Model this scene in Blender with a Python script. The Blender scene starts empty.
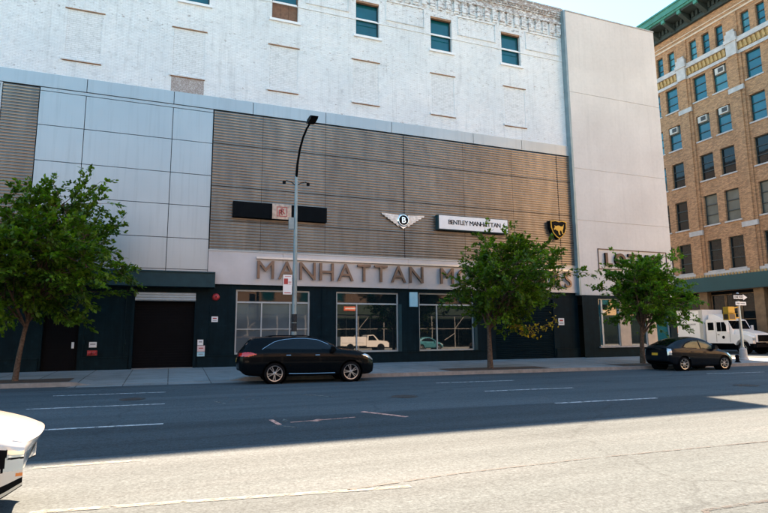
import bpy, math, random
import numpy as np
from mathutils import Vector, Matrix
R = math.radians
sc = bpy.context.scene
col = sc.collection
random.seed(7)

# ------------------------------------------------------------------ helpers
class MB:
    """collects geometry, links it as one mesh object"""
    def __init__(s): s.v = []; s.f = []
    def add(s, vs, fs):
        o = len(s.v); s.v += [tuple(p) for p in vs]; s.f += [tuple(i + o for i in f) for f in fs]; return s
    def box(s, x0, x1, y0, y1, z0, z1):
        x0, x1 = min(x0, x1), max(x0, x1); y0, y1 = min(y0, y1), max(y0, y1); z0, z1 = min(z0, z1), max(z0, z1)
        return s.add([(x0,y0,z0),(x1,y0,z0),(x1,y1,z0),(x0,y1,z0),(x0,y0,z1),(x1,y0,z1),(x1,y1,z1),(x0,y1,z1)],
                     [(0,3,2,1),(4,5,6,7),(0,1,5,4),(1,2,6,5),(2,3,7,6),(3,0,4,7)])
    def prism(s, poly, f, a, b):
        """poly in 2D, f(u,v,w)->xyz, from w=a to w=b"""
        n = len(poly)
        vs = [f(u, v, a) for u, v in poly] + [f(u, v, b) for u, v in poly]
        fs = [tuple(range(n))[::-1], tuple(range(n, 2*n))] + [(i, (i+1) % n, (i+1) % n + n, i + n) for i in range(n)]
        return s.add(vs, fs)
    def tube(s, pts, r, n=8, caps=True):
        pts = [Vector(p) for p in pts]
        rs = r if isinstance(r, (list, tuple)) else [r]*len(pts)
        rings = []; up = None
        for i, p in enumerate(pts):
            d = (pts[min(i+1, len(pts)-1)] - pts[max(i-1, 0)])
            d = d.normalized() if d.length > 1e-9 else Vector((0,0,1))
            if up is None:
                up = Vector((0,0,1)) if abs(d.z) < .9 else Vector((1,0,0))
            a = d.cross(up); a = a.normalized() if a.length > 1e-6 else d.orthogonal().normalized()
            b = a.cross(d).normalized(); up = b
            rings.append([p + (a*math.cos(t) + b*math.sin(t))*rs[i] for t in [2*math.pi*k/n for k in range(n)]])
        vs = [v for rg in rings for v in rg]; fs = []
        for i in range(len(pts)-1):
            for k in range(n):
                fs.append((i*n+k, i*n+(k+1) % n, (i+1)*n+(k+1) % n, (i+1)*n+k))
        if caps: fs += [tuple(range(n))[::-1], tuple(range((len(pts)-1)*n, len(pts)*n))]
        return s.add(vs, fs)
    def lathe(s, prof, c, axis='z', n=24, close=False):
        """prof = [(r, h)]"""
        vs = []; fs = []; m = len(prof)
        for k in range(n):
            t = 2*math.pi*k/n; ca, sa = math.cos(t), math.sin(t)
            for r, h in prof:
                if axis == 'z': p = (c[0]+r*ca, c[1]+r*sa, c[2]+h)
                elif axis == 'y': p = (c[0]+r*ca, c[1]+h, c[2]+r*sa)
                else: p = (c[0]+h, c[1]+r*ca, c[2]+r*sa)
                vs.append(p)
        for k in range(n):
            k2 = (k+1) % n
            for i in range(m-1 if not close else m):
                j = (i+1) % m
                fs.append((k*m+i, k2*m+i, k2*m+j, k*m+j))
        return s.add(vs, fs)
    def build(s, name, mat, parent=None, smooth=False, loc=None, sharp=None):
        me = bpy.data.meshes.new(name); me.from_pydata(s.v, [], s.f)
        me.validate(); me.update()
        if mat: me.materials.append(mat)
        if smooth:
            me.polygons.foreach_set('use_smooth', [True]*len(me.polygons))
            if sharp is not None: me.set_sharp_from_angle(angle=R(sharp))
        o = bpy.data.objects.new(name, me); col.objects.link(o)
        if parent: o.parent = parent
        if loc: o.location = loc
        return o

def islands(mb):
    par = list(range(len(mb.v)))
    def find(a):
        while par[a] != a: par[a] = par[par[a]]; a = par[a]
        return a
    for f in mb.f:
        for i in f[1:]: par[find(i)] = find(f[0])
    out = {}
    for f in mb.f:
        k = find(f[0]); m = out.setdefault(k, (MB(), {}))
        mm, mp = m
        for i in f:
            if i not in mp: mp[i] = len(mm.v); mm.v.append(mb.v[i])
        mm.f.append(tuple(mp[i] for i in f))
    return [m[0] for m in out.values()]

def tag(o, label=None, cat=None, group=None, kind=None):
    if label: o['label'] = label
    if cat: o['category'] = cat
    if group: o['group'] = group
    if kind: o['kind'] = kind
    return o
def thing(name, label, cat, loc=(0,0,0), rz=0, group=None):
    o = bpy.data.objects.new(name, None); col.objects.link(o)
    o.location = loc; o.rotation_euler = (0, 0, rz); o.empty_display_size = .2
    return tag(o, label, cat, group)
def struct(o): o['kind'] = 'structure'; return o
KIDS = {}
def copy_tree(o, parent=None):
    c = o.copy(); col.objects.link(c); c.parent = parent
    for ch in [k for k in bpy.data.objects if k.parent == o]:
        copy_tree(ch, c)
    return c

def text_mesh(txt, size, depth, f, bold=0.0, align='LEFT', shear=0):
    """text converted to a mesh; f maps (u,v,w) -> xyz"""
    cu = bpy.data.curves.new('t', 'FONT'); cu.body = txt; cu.size = size; cu.extrude = depth/2; cu.offset = bold
    cu.align_x = align; cu.shear = shear; cu.resolution_u = 4
    ob = bpy.data.objects.new('t', cu); col.objects.link(ob)
    dg = bpy.context.evaluated_depsgraph_get(); dg.update()
    me = bpy.data.meshes.new_from_object(ob.evaluated_get(dg))
    m = MB()
    m.add([f(v.co.x, v.co.y, v.co.z + depth/2) for v in me.vertices], [tuple(p.vertices) for p in me.polygons])
    w = max([v.co.x for v in me.vertices] or [0]); w0 = min([v.co.x for v in me.vertices] or [0])
    h = max([v.co.y for v in me.vertices] or [0])
    bpy.data.objects.remove(ob); bpy.data.curves.remove(cu); bpy.data.meshes.remove(me)
    return m, w0, w, h

# ------------------------------------------------------------------ materials
class NT:
    def __init__(s, name):
        s.m = bpy.data.materials.new(name); s.m.use_nodes = True; s.t = s.m.node_tree
        s.b = s.t.nodes['Principled BSDF']
    def n(s, typ, **kw):
        nd = s.t.nodes.new(typ)
        for k, v in kw.items():
            if k.startswith('i_'): nd.inputs[k[2:].replace('_', ' ')].default_value = v
            else: setattr(nd, k, v)
        return nd
    def l(s, a, b): s.t.links.new(a, b)
    def coord(s, kind='Object', scale=(1,1,1), rot=(0,0,0), loc=(0,0,0)):
        tc = s.n('ShaderNodeTexCoord'); mp = s.n('ShaderNodeMapping')
        mp.inputs['Scale'].default_value = scale; mp.inputs['Rotation'].default_value = rot; mp.inputs['Location'].default_value = loc
        s.l(tc.outputs[kind], mp.inputs[0]); return mp.outputs[0]
    def world(s, scale=(1,1,1), swap=None):
        g = s.n('ShaderNodeNewGeometry'); o = g.outputs['Position']
        if swap:
            sp = s.n('ShaderNodeSeparateXYZ'); cb = s.n('ShaderNodeCombineXYZ'); s.l(o, sp.inputs[0])
            for i, a in enumerate(swap):
                if a in 'XYZ': s.l(sp.outputs[a], cb.inputs[i])
            o = cb.outputs[0]
        mp = s.n('ShaderNodeMapping'); mp.inputs['Scale'].default_value = scale; s.l(o, mp.inputs[0]); return mp.outputs[0]
    def noise(s, vec, scale, detail=4, rough=.55, dist=0):
        nd = s.n('ShaderNodeTexNoise'); nd.inputs['Scale'].default_value = scale; nd.inputs['Detail'].default_value = detail
        nd.inputs['Roughness'].default_value = rough; nd.inputs['Distortion'].default_value = dist
        s.l(vec, nd.inputs['Vector']); return nd.outputs['Fac']
    def ramp(s, fac, stops, mode='LINEAR'):
        nd = s.n('ShaderNodeValToRGB'); cr = nd.color_ramp; cr.interpolation = mode
        while len(cr.elements) > 1: cr.elements.remove(cr.elements[-1])
        for i, (p, c) in enumerate(stops):
            e = cr.elements[0] if i == 0 else cr.elements.new(p)
            e.position = p; e.color = (c, c, c, 1) if isinstance(c, (int, float)) else (*c, 1)
        s.l(fac, nd.inputs[0]); return nd.outputs[0]
    def mix(s, fac, a, b, mode='MIX'):
        nd = s.n('ShaderNodeMix', data_type='RGBA', blend_type=mode)
        for v, i in ((fac, 0), (a, 6), (b, 7)):
            if isinstance(v, (int, float)): nd.inputs[i].default_value = v if i == 0 else (v, v, v, 1)
            elif isinstance(v, tuple): nd.inputs[i].default_value = (*v, 1)
            else: s.l(v, nd.inputs[i])
        return nd.outputs[2]
    def math(s, op, a, b=0.0):
        nd = s.n('ShaderNodeMath', operation=op)
        for v, i in ((a, 0), (b, 1)):
            if isinstance(v, (int, float)): nd.inputs[i].default_value = v
            else: s.l(v, nd.inputs[i])
        return nd.outputs[0]
    def bump(s, h, strength=.3, dist=.02):
        nd = s.n('ShaderNodeBump'); nd.inputs['Strength'].default_value = strength; nd.inputs['Distance'].default_value = dist
        s.l(h, nd.inputs['Height']); s.l(nd.outputs[0], s.b.inputs['Normal'])
    def col(s, c):
        if isinstance(c, tuple): s.b.inputs['Base Color'].default_value = (*c, 1)
        else: s.l(c, s.b.inputs['Base Color'])
    def set(s, rough=.6, metal=0, spec=.5, ior=None, coat=0):
        s.b.inputs['Roughness'].default_value = rough; s.b.inputs['Metallic'].default_value = metal
        s.b.inputs['Specular IOR Level'].default_value = spec
        if ior: s.b.inputs['IOR'].default_value = ior
        if coat: s.b.inputs['Coat Weight'].default_value = coat; s.b.inputs['Coat Roughness'].default_value = .03
        return s

def simple(name, c, rough=.6, metal=0, spec=.5, var=.12, scale=3, ior=None, coat=0, bump=0):
    t = NT(name).set(rough, metal, spec, ior, coat)
    v = t.coord()
    nz = t.noise(v, scale, 5)
    k = t.ramp(nz, [(.3, 1-var), (.7, 1.0)])
    t.col(t.mix(1.0, c, k, 'MULTIPLY'))
    if bump: t.bump(t.noise(v, scale*8, 3), bump, .01)
    return t.m

M = {}
def mat_asphalt(name='asphalt', k=1.0):
    t = NT(name).set(.9, 0, .12)
    v = t.world()
    big = t.noise(t.world((.25,.9,1)), .5, 5, .6)
    grain = t.noise(v, 26, 3, .75)
    fine = t.noise(v, 9, 4, .7)
    c = t.ramp(big, [(.3, (.055*k,.073*k,.083*k)), (.5, (.066*k,.086*k,.097*k)), (.72, (.081*k,.101*k,.113*k))])
    c = t.mix(.55, c, t.ramp(grain, [(.3, .35), (.5, .95), (.7, 1.7)]), 'MULTIPLY')
    c = t.mix(.5, c, t.ramp(fine, [(.3, .6), (.7, 1.3)]), 'MULTIPLY')
    # darker newer asphalt strip patch lanes, tyre-polished bands (run along the street)
    lane = t.noise(t.world((.03, 1.1, 1)), 1.3, 2, .5)
    c = t.mix(.5, c, t.ramp(lane, [(.35, .72), (.6, 1.1)]), 'MULTIPLY')
    # oil spots and stains
    st = t.noise(v, 1.7, 6, .65)
    c = t.mix(.6, c, t.ramp(st, [(.24, .45), (.36, 1.0)]), 'MULTIPLY')
    # cracks
    vo = t.n('ShaderNodeTexVoronoi', feature='DISTANCE_TO_EDGE'); vo.inputs['Scale'].default_value = .16
    wv = t.world(); dn = t.n('ShaderNodeTexNoise'); dn.inputs['Scale'].default_value = 1.2; dn.inputs['Detail'].default_value = 6
    t.l(wv, dn.inputs['Vector'])
    ad = t.n('ShaderNodeVectorMath', operation='MULTIPLY_ADD'); t.l(dn.outputs['Color'], ad.inputs[0]); ad.inputs[1].default_value = (1.2,1.2,0); t.l(wv, ad.inputs[2])
    t.l(ad.outputs[0], vo.inputs['Vector'])
    cr = t.ramp(vo.outputs['Distance'], [(.0, .62), (.004, .8), (.007, 1.0)])
    c = t.mix(.55, c, cr, 'MULTIPLY')
    t.col(c)
    t.bump(t.math('ADD', grain, t.math('MULTIPLY', fine, .6)), .35, .012)
    return t.m
def mat_pavement():
    t = NT('pavement').set(.85, 0, .3)
    v = t.world()
    br = t.n('ShaderNodeTexBrick'); br.offset = 0; br.squash = 1
    br.inputs['Scale'].default_value = 1; br.inputs['Brick Width'].default_value = 1.5; br.inputs['Row Height'].default_value = 1.5
    br.inputs['Mortar Size'].default_value = .02; br.inputs['Color1'].default_value = (.24,.265,.27,1); br.inputs['Color2'].default_value = (.20,.22,.225,1); br.inputs['Mortar'].default_value = (.09,.09,.09,1)
    t.l(v, br.inputs['Vector'])
    c = t.mix(.6, br.outputs['Color'], t.ramp(t.noise(v, .9, 7, .65), [(.3, .6), (.55, 1.05), (.8, 1.2)]), 'MULTIPLY')
    c = t.mix(.4, c, t.ramp(t.noise(v, 30, 3), [(.3, .7), (.7, 1.2)]), 'MULTIPLY')
    sp = t.noise(v, 5.5, 2); c = t.mix(.7, c, t.ramp(sp, [(.22, .35), (.27, 1.0)]), 'MULTIPLY')
    t.col(c); t.bump(t.noise(v, 25, 4), .2, .01); return t.m
def mat_white_brick():
    t = NT('painted_brick').set(.7, 0, .3)
    v = t.world(swap='XZ0')
    br = t.n('ShaderNodeTexBrick'); br.inputs['Scale'].default_value = 1; br.inputs['Brick Width'].default_value = .23; br.inputs['Row Height'].default_value = .078
    br.inputs['Mortar Size'].default_value = .007; br.inputs['Mortar Smooth'].default_value = .3
    br.inputs['Color1'].default_value = (1,1,1,1); br.inputs['Color2'].default_value = (.86,.86,.86,1); br.inputs['Mortar'].default_value = (.62,.62,.62,1)
    t.l(v, br.inputs['Vector'])
    n1 = t.noise(v, .35, 5, .6); n2 = t.noise(t.world((1.0,1,.25), 'XZ0'), 1.1, 6, .7)
    # colour of the paint, grey grime
    base = t.ramp(n1, [(.3, (.72,.76,.78)), (.55, (.80,.83,.84)), (.75, (.85,.87,.87))])
    vs = t.world((3.0,.22,1), 'XZ0')
    streak = t.noise(vs, 1.0, 6, .7)
    base = t.mix(.55, base, t.ramp(streak, [(.28, .66), (.48, 1.0)]), 'MULTIPLY')
    base = t.mix(.55, base, br.outputs['Color'], 'MULTIPLY')
    blot = t.noise(v, 2.6, 7, .75)
    base = t.mix(.5, base, t.ramp(blot, [(.33, .62), (.47, 1.0)]), 'MULTIPLY')
    speck = t.noise(t.world((1,1.6,1), 'XZ0'), 11, 5, .75)
    base = t.mix(.35, base, t.ramp(speck, [(.29, .35), (.34, 1.0)]), 'MULTIPLY')
    # peeling down to brown brick: more of it up at the parapet and along one course
    sp = t.n('ShaderNodeSeparateXYZ'); g = t.n('ShaderNodeNewGeometry'); t.l(g.outputs['Position'], sp.inputs[0])
    hi = t.math('SMOOTHSTEP', sp.outputs['Z']) if False else t.ramp(t.math('DIVIDE', sp.outputs['Z'], 30.0), [(.46, .02), (.50, .0), (.555, 0.01), (.575, .035), (.60, .01), (.66, .01), (.70, .05), (.73, .10), (.775, .17)])
    peel = t.noise(t.world((1,2.2,1), 'XZ0'), 3.3, 7, .8)
    pf = t.ramp(t.math('ADD', peel, hi), [(.625, 0.0), (.65, 1.0)])
    flake = t.ramp(t.noise(v, 14, 4, .7), [(.3, (.16,.10,.08)), (.6, (.34,.27,.23)), (.75, (.10,.09,.09))])
    c = t.mix(t.math('MULTIPLY', pf, .8), base, flake)
    t.col(c)
    hh = t.math('ADD', br.outputs['Fac'], t.math('MULTIPLY', pf, .8))
    t.bump(t.math('SUBTRACT', t.math('MULTIPLY', t.noise(v, 5, 7, .75), 1.3), hh), .8, .03)
    return t.m
def mat_infill():
    t = NT('painted_infill').set(.75, 0, .3)
    v = t.world(swap='XZ0')
    br = t.n('ShaderNodeTexBrick'); br.inputs['Scale'].default_value = 1; br.inputs['Brick Width'].default_value = .30; br.inputs['Row Height'].default_value = .10
    br.inputs['Mortar Size'].default_value = .014; br.inputs['Color1'].default_value = (.71,.73,.74,1); br.inputs['Color2'].default_value = (.65,.67,.68,1); br.inputs['Mortar'].default_value = (.55,.57,.57,1)
    t.l(v, br.inputs['Vector'])
    c = t.mix(.7, br.outputs['Color'], t.ramp(t.noise(v, 3.1, 7, .75), [(.3, .62), (.5, 1.0)]), 'MULTIPLY')
    t.col(c); t.bump(t.math('SUBTRACT', t.noise(v, 6, 5), br.outputs['Fac']), .5, .02); return t.m
def mat_panel():
    t = NT('metal_panel').set(.44, .5, .5)
    v = t.world(swap='XZ0')
    n1 = t.noise(v, .25, 3); st = t.noise(t.world((5,.18,1), 'XZ0'), 1, 5, .65)
    c = t.ramp(n1, [(.3, (.34,.385,.405)), (.7, (.40,.445,.46))])
    c = t.mix(.35, c, t.ramp(st, [(.3, .7), (.5, 1.0)]), 'MULTIPLY')
    t.col(c)
    t.bump(t.noise(v, .7, 2), .12, .05); return t.m
def mat_slat():
    t = NT('bronze_slat').set(.30, .8, .5)
    st = t.noise(t.world((2.2,.35,1), 'XZ0'), 1, 5, .6)
    pn = t.noise(t.world((.27,.0,1), 'XZ0'), 1.0, 1)
    c = t.ramp(st, [(.3, (.18,.163,.145)), (.7, (.26,.235,.20))])
    c = t.mix(.5, c, t.ramp(pn, [(.35, .8), (.65, 1.15)]), 'MULTIPLY')
    t.col(c); return t.m
def mat_concrete():
    t = NT('pale_concrete').set(.8, 0, .3)
    v = t.world(); st = t.noise(t.world((5,5,.12)), .8, 6, .65)
    c = t.ramp(t.noise(v, .3, 5), [(.3, (.53,.50,.47)), (.7, (.63,.60,.565))])
    c = t.mix(.2, c, t.ramp(st, [(.28, .70), (.5, 1.0)]), 'MULTIPLY')
    c = t.mix(.3, c, t.ramp(t.noise(v, 5, 7, .7), [(.3, .75), (.6, 1.0)]), 'MULTIPLY')
    t.col(c); t.bump(t.noise(v, 9, 5), .12, .01); return t.m
def mat_brick(name, swap, c1, c2, mort):
    t = NT(name).set(.85, 0, .25)
    v = t.world(swap=swap)
    br = t.n('ShaderNodeTexBrick'); br.inputs['Scale'].default_value = 1; br.inputs['Brick Width'].default_value = .26; br.inputs['Row Height'].default_value = .095
    br.inputs['Mortar Size'].default_value = .008; br.inputs['Mortar Smooth'].default_value = .2; br.inputs['Bias'].default_value = -.1
    br.inputs['Color1'].default_value = (*c1,1); br.inputs['Color2'].default_value = (*c2,1); br.inputs['Mortar'].default_value = (*mort,1)
    t.l(v, br.inputs['Vector'])
    c = t.mix(.6, br.outputs['Color'], t.ramp(t.noise(v, 4.5, 6, .75), [(.3, .55), (.55, 1.05), (.75, 1.25)]), 'MULTIPLY')
    c = t.mix(.5, c, t.ramp(t.noise(v, .5, 5, .6), [(.3, .75), (.6, 1.1)]), 'MULTIPLY')
    t.col(c); t.bump(t.math('SUBTRACT', t.noise(v, 10, 4), br.outputs['Fac']), .5, .02); return t.m
def mat_leaf(name, a, b, trans=.45):
    t = NT(name)
    g = t.n('ShaderNodeNewGeometry')
    v = t.world(); nz = t.noise(v, 1.5, 3)
    rn = t.ramp(g.outputs['Random Per Island'], [(0, .35), (.6, .9), (1, 1.0)])
    c = t.mix(1, t.ramp(nz, [(.35, a), (.65, b)]), rn, 'MULTIPLY')
    t.col(c); t.set(.5, 0, .35)
    tr = t.n('ShaderNodeBsdfTranslucent'); mx = t.n('ShaderNodeMixShader'); mx.inputs[0].default_value = trans
    tc = t.mix(1, c, (1.6, 1.7, .5), 'MULTIPLY'); t.l(tc, tr.inputs[0])
    out = t.t.nodes['Material Output']
    t.l(t.b.outputs[0], mx.inputs[1]); t.l(tr.outputs[0], mx.inputs[2]); t.l(mx.outputs[0], out.inputs[0])
    return t.m
def mat_glass(name, c, ior=2.0, rough=.02, wob=.02):
    t = NT(name).set(rough, 0, .5, ior)
    t.col(t.mix(1.0, c, t.ramp(t.noise(t.coord(), .7, 2), [(.3, .7), (.7, 1.1)]), 'MULTIPLY'))
    t.bump(t.noise(t.world(), .8, 2), wob, .1); return t.m
def mat_markings(name, c, lo=.36, hi=.5, rough=.7):
    """worn road paint: it flakes away to the asphalt below through its alpha"""
    t = NT(name).set(rough, 0, .3)
    v = t.world(); n = t.noise(v, 7, 6, .75); n2 = t.noise(v, 40, 2)
    t.col(t.mix(.5, c, t.ramp(n2, [(.3, .7), (.7, 1.1)]), 'MULTIPLY'))
    a = t.ramp(n, [(lo, 0.0), (hi, 1.0)]); t.l(a, t.b.inputs['Alpha']); return t.m

M['asphalt'] = mat_asphalt(); M['asphalt_dk'] = mat_asphalt('darker_asphalt', .72); M['pave'] = mat_pavement(); M['wbrick'] = mat_white_brick(); M['panel'] = mat_panel()
M['slat'] = mat_slat(); M['concrete'] = mat_concrete(); M['infill'] = mat_infill()
M['brick'] = mat_brick('tan_brick', 'YZ0', (.46,.26,.135), (.25,.145,.08), (.17,.12,.085))
M['brick_side'] = mat_brick('tan_brick_side', 'XZ0', (.46,.26,.135), (.25,.145,.08), (.17,.12,.085))
M['far_brick'] = mat_brick('far_brick', 'XZ0', (.42,.30,.22), (.33,.23,.17), (.3,.25,.2))
M['reflector_brick'] = mat_brick('golden_reflector_brick', 'XZ0', (.80,.58,.32), (.70,.50,.28), (.6,.45,.28))  # brightened gold, added for a warm reflection in the ribbed cladding
M['leaf'] = mat_leaf('leaf_green', (.038,.10,.008), (.15,.26,.014))
M['leaf_bright'] = mat_leaf('leaf_bright', (.06,.16,.012), (.15,.29,.02))
M['leaf_yellow'] = mat_leaf('leaf_yellow', (.60,.40,.02), (.42,.36,.03))  # strong yellow tone for the leaves of the low branch
M['bark'] = simple('bark', (.15,.105,.078), .95, spec=.1, var=.65, scale=14, bump=1)
M['iron'] = simple('cast_iron', (.035,.035,.036), .7, var=.4, scale=6)
M['kerb'] = simple('kerb_stone', (.30,.28,.26), .8, var=.35, scale=4, bump=.2)
M['soil'] = simple('soil', (.085,.055,.038), .95, var=.5, scale=9, bump=.8)
def mat_teal():
    t = NT('dark_teal_paint').set(.55, 0, .06)
    st = t.noise(t.world((3,.35,1), 'XZ0'), 1, 6, .7); sc_ = t.noise(t.world((1,1,1), 'XZ0'), 2.3, 7, .75)
    c = t.ramp(st, [(.3, (.0026,.010,.014)), (.6, (.0045,.016,.022)), (.75, (.010,.026,.034))])
    t.col(t.mix(.7, c, t.ramp(sc_, [(.35, .6), (.6, 1.1), (.72, 2.2)]), 'MULTIPLY')); return t.m
M['teal'] = mat_teal()
M['teal2'] = simple('teal_shutter', (.004,.015,.021), .55, spec=.06, var=.3, scale=1.5)
M['soffit'] = simple('teal_trim', (.014,.05,.062), .5, spec=.2, var=.25)
M['black'] = simple('black_metal', (.003,.004,.006), .5, spec=.06, var=.3)
M['blackmatte'] = simple('black_matte', (.005,.007,.009), .8, spec=.05, var=.3)
M['alu'] = simple('aluminium', (.52,.55,.56), .35, .7, var=.15)
M['steel'] = simple('pole_steel', (.24,.32,.35), .45, .3, var=.25, scale=2)
M['frame'] = simple('window_frame', (.42,.46,.47), .45, .2, var=.15)
M['dframe'] = simple('dark_frame', (.02,.035,.04), .5, var=.2)
M['band'] = simple('sign_band', (.50,.50,.51), .45, .25, var=.2, scale=.8)
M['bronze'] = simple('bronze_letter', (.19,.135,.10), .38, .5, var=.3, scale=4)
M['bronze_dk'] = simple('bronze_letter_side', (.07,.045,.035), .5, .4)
M['stone'] = simple('pale_stone', (.46,.45,.44), .8, var=.3, scale=2, bump=.2)
M['gold'] = simple('ochre_terracotta', (.46,.30,.11), .7, var=.45, scale=5, bump=.2)
M['copper'] = simple('green_copper', (.04,.20,.155), .65, var=.35, scale=1.5)
M['copperdk'] = simple('dark_copper', (.022,.04,.04), .65, var=.35, scale=1.5)
M['awning'] = simple('awning_green', (.012,.055,.058), .7, var=.2, scale=.8)
M['white'] = simple('white_paint', (.80,.80,.78), .35, coat=.4, var=.06)
M['whitematte'] = simple('white_plate', (.78,.79,.80), .5, var=.08)
M['wood'] = simple('plywood', (.20,.10,.055), .7, var=.4, scale=6)
M['terracotta'] = simple('bare_lintel', (.36,.20,.11), .85, var=.5, scale=6)
M['glass'] = mat_glass('shop_glass', (.010,.016,.018), 1.95, .015, .006)
M['glass_pale'] = mat_glass('shop_glass_blinds', (.11,.13,.14), 1.8, .03, .02)
M['glass_teal'] = mat_glass('sky_teal_glass', (.004,.085,.115), 1.65, .03, .03)  # teal sky reflection put into the pane base colour
M['glass_sky'] = mat_glass('brick_building_glass', (.004,.10,.14), 1.6, .04, .06)  # sky reflection of the upper rows put into the teal base colour
M['glass_sky2'] = mat_glass('brick_building_glass_pale', (.03,.17,.20), 1.7, .05, .08)  # paler pane, sky reflection again in the base colour
M['glass_sky3'] = mat_glass('brick_building_glass_blind', (.10,.12,.11), 1.5, .06, .05)
M['glass_dk'] = mat_glass('dark_glass', (.006,.012,.015), 1.4, .04, .04)
M['glass_car'] = mat_glass('car_glass', (.003,.004,.005), 1.42, .02, 0)
M['glass_clear'] = mat_glass('pale_car_glass', (.13,.125,.07), 1.33, .03, 0)
M['carblack'] = simple('black_car_paint', (.002,.0035,.005), .25, spec=.06, coat=.12, var=.05)
M['cardark'] = simple('dark_grey_car_paint', (.004,.007,.011), .3, .1, spec=.1, coat=.25, var=.05)
M['carwhite'] = simple('white_car_paint', (.62,.61,.58), .2, coat=1, var=.03)
M['carteal'] = simple('teal_car_paint', (.05,.20,.25), .2, coat=1, var=.03)
M['tyre'] = simple('tyre_rubber', (.006,.006,.007), .9, spec=.1, var=.3, bump=.2)
M['rim'] = simple('alloy_rim', (.55,.56,.57), .28, .85, var=.1)
M['wing'] = simple('wing_metal', (.55,.55,.54), .3, .9, var=.45, scale=7); M['chrome'] = simple('chrome', (.75,.76,.77), .12, 1, var=.05)
M['red'] = simple('red_lens', (.55,.015,.012), .15, coat=1, var=.1)
M['redpaint'] = simple('red_paint', (.42,.03,.035), .4, var=.2)
M['redglow'] = simple('red_lens_bright', (.85,.03,.015), .15, coat=1, var=.1)
M['amber'] = simple('amber_lens', (.7,.22,.03), .2, coat=1)
M['lens'] = simple('headlamp_lens', (.60,.66,.68), .1, .4, coat=1)
M['plate'] = simple('amber_plate', (.75,.42,.03), .5)
M['yellow'] = simple('signal_yellow', (.70,.38,.03), .5, var=.15)
M['orange'] = simple('orange_vinyl', (.85,.26,.05), .5)
M['greytext'] = simple('grey_vinyl', (.25,.26,.27), .6)
M['pinkpaint'] = mat_markings('pink_marking', (.65,.36,.28), .35, .5)
M['whitemark'] = mat_markings('white_marking', (.50,.53,.54), .33, .55)
M['fadedmark'] = mat_markings('faded_marking', (.17,.18,.17), .38, .62)
M['tar'] = mat_markings('tar_seam', (.045,.05,.055), .40, .6)
M['blueplate'] = simple('pale_blue_plate', (.34,.60,.70), .5, var=.1)
M['tan'] = simple('tan_stone', (.56,.45,.34), .8, var=.25, scale=2)
M['tan2'] = simple('tan_column', (.24,.15,.075), .8, var=.4, scale=2)
M['ac'] = simple('air_conditioner_case', (.50,.48,.43), .6, var=.25)
M['acgrille'] = simple('air_conditioner_grille', (.05,.05,.05), .6)
M['blind'] = simple('window_blind', (.33,.31,.26), .7)
M['shed'] = simple('shed_green', (.012,.03,.022), .6)
M['galv'] = simple('galvanised_tube', (.33,.33,.32), .6, .1)

# ------------------------------------------------------------------ the setting
D = 28.0                      # building line of the avenue
KS = .075                     # the street runs slightly askew of the building line
def kerbY(x): return 22.4 - KS*x
g = MB(); g.add([(-600,-600,0),(700,-600,0),(700,800,0),(-600,800,0)], [(0,1,2,3)])
struct(g.build('road', M['asphalt']))
g = MB(); n_ = 60; top_ = []
for i in range(n_+1):
    x = -40+140*i/n_; top_.append((x, 12.15-.052*x+random.uniform(-.05,.05)))
for (x, y), (x2, y2) in zip(top_[:-1], top_[1:]): g.add([(x,9.2,.003),(x2,9.2,.003),(x2,y2,.003),(x,y,.003)], [(0,1,2,3)])
struct(g.build('road_patch', M['asphalt_dk']))
# near pavement: falls from 0.28 at the wall to 0.15 at the kerb; dropped kerb in front of the garage door
def sidewalk():
    m = MB(); k = MB()
    xs = [-60,-30,-12,-7,-5,-3.2,-2.6,-1.5,0,1.2,2.2,2.8,3.4,5,8,12,16,20,24,28,30.5]
    cz = lambda x: .15 if (x < -3.1 or x > 2.7) else .035
    # kerb curve round the corner
    front = [(x, kerbY(x), cz(x)) for x in xs]
    for a in range(1, 10):
        t = a/9*math.pi/2; front.append((30.5+3.6*math.sin(t), kerbY(30.5)+3.6-3.6*math.cos(t), .15))
    front += [(34.1, 32, .15), (34.1, 60, .15), (34.1, 140, .15)]
    back = [(x, D-.02, .28) for x in xs] + [(31.0, D-.02, .28)] + [(31.45, D, .28)]*8 + [(31.45, 32, .26), (31.45, 60, .26), (31.45, 140, .26)]
    n = len(front); kw = .17
    for i in range(n-1):
        a, b, c, d = front[i], front[i+1], back[i+1], back[i]
        m.add([a, b, c, d], [(0,1,2,3)])
    m.build('pavement', M['pave'])['kind'] = 'structure'
    for i in range(n-1):
        a, b = Vector(front[i]), Vector(front[i+1])
        t = (b-a); t.z = 0; t.normalize(); nn = Vector((t.y, -t.x, 0))  # outward to the road
        A, B = a+nn*.0, b+nn*.0
        Ai, Bi = a-nn*kw, b-nn*kw
        z = Vector((0,0,.006))
        k.add([A+z, B+z, Bi+z, Ai+z, (A.x,A.y,-.02), (B.x,B.y,-.02)], [(0,1,2,3), (4,5,1,0)])
    k.build('kerb', M['kerb'])['kind'] = 'structure'
    ap = MB(); ap.add([(-2.9,kerbY(-2.9)+.1,.042),(2.5,kerbY(2.5)+.1,.042),(2.9,kerbY(2.9)-.55,.005),(-3.3,kerbY(-3.3)-.55,.005)],[(3,2,1,0)])
    ap.build('driveway_apron', M['pave'])['kind'] = 'structure'
sidewalk()
# pavement across the cross street and in front of the brick building
m = MB(); pts = [(46.7,200),(46.7,27.0)]
for a in range(1, 7):
    t = a/6*math.pi/2; pts.append((46.7+3.6*(1-math.cos(t)), 27-3.6*math.sin(t)-2.5*a/6))
pts += [(140, 15), (140, 60), (48.1, 60), (48.1,200)]
m.prism(pts, lambda u,v,w: (u,v,w), -.02, .15); m.build('pavement', M['pave'])['kind'] = 'structure'
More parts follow.
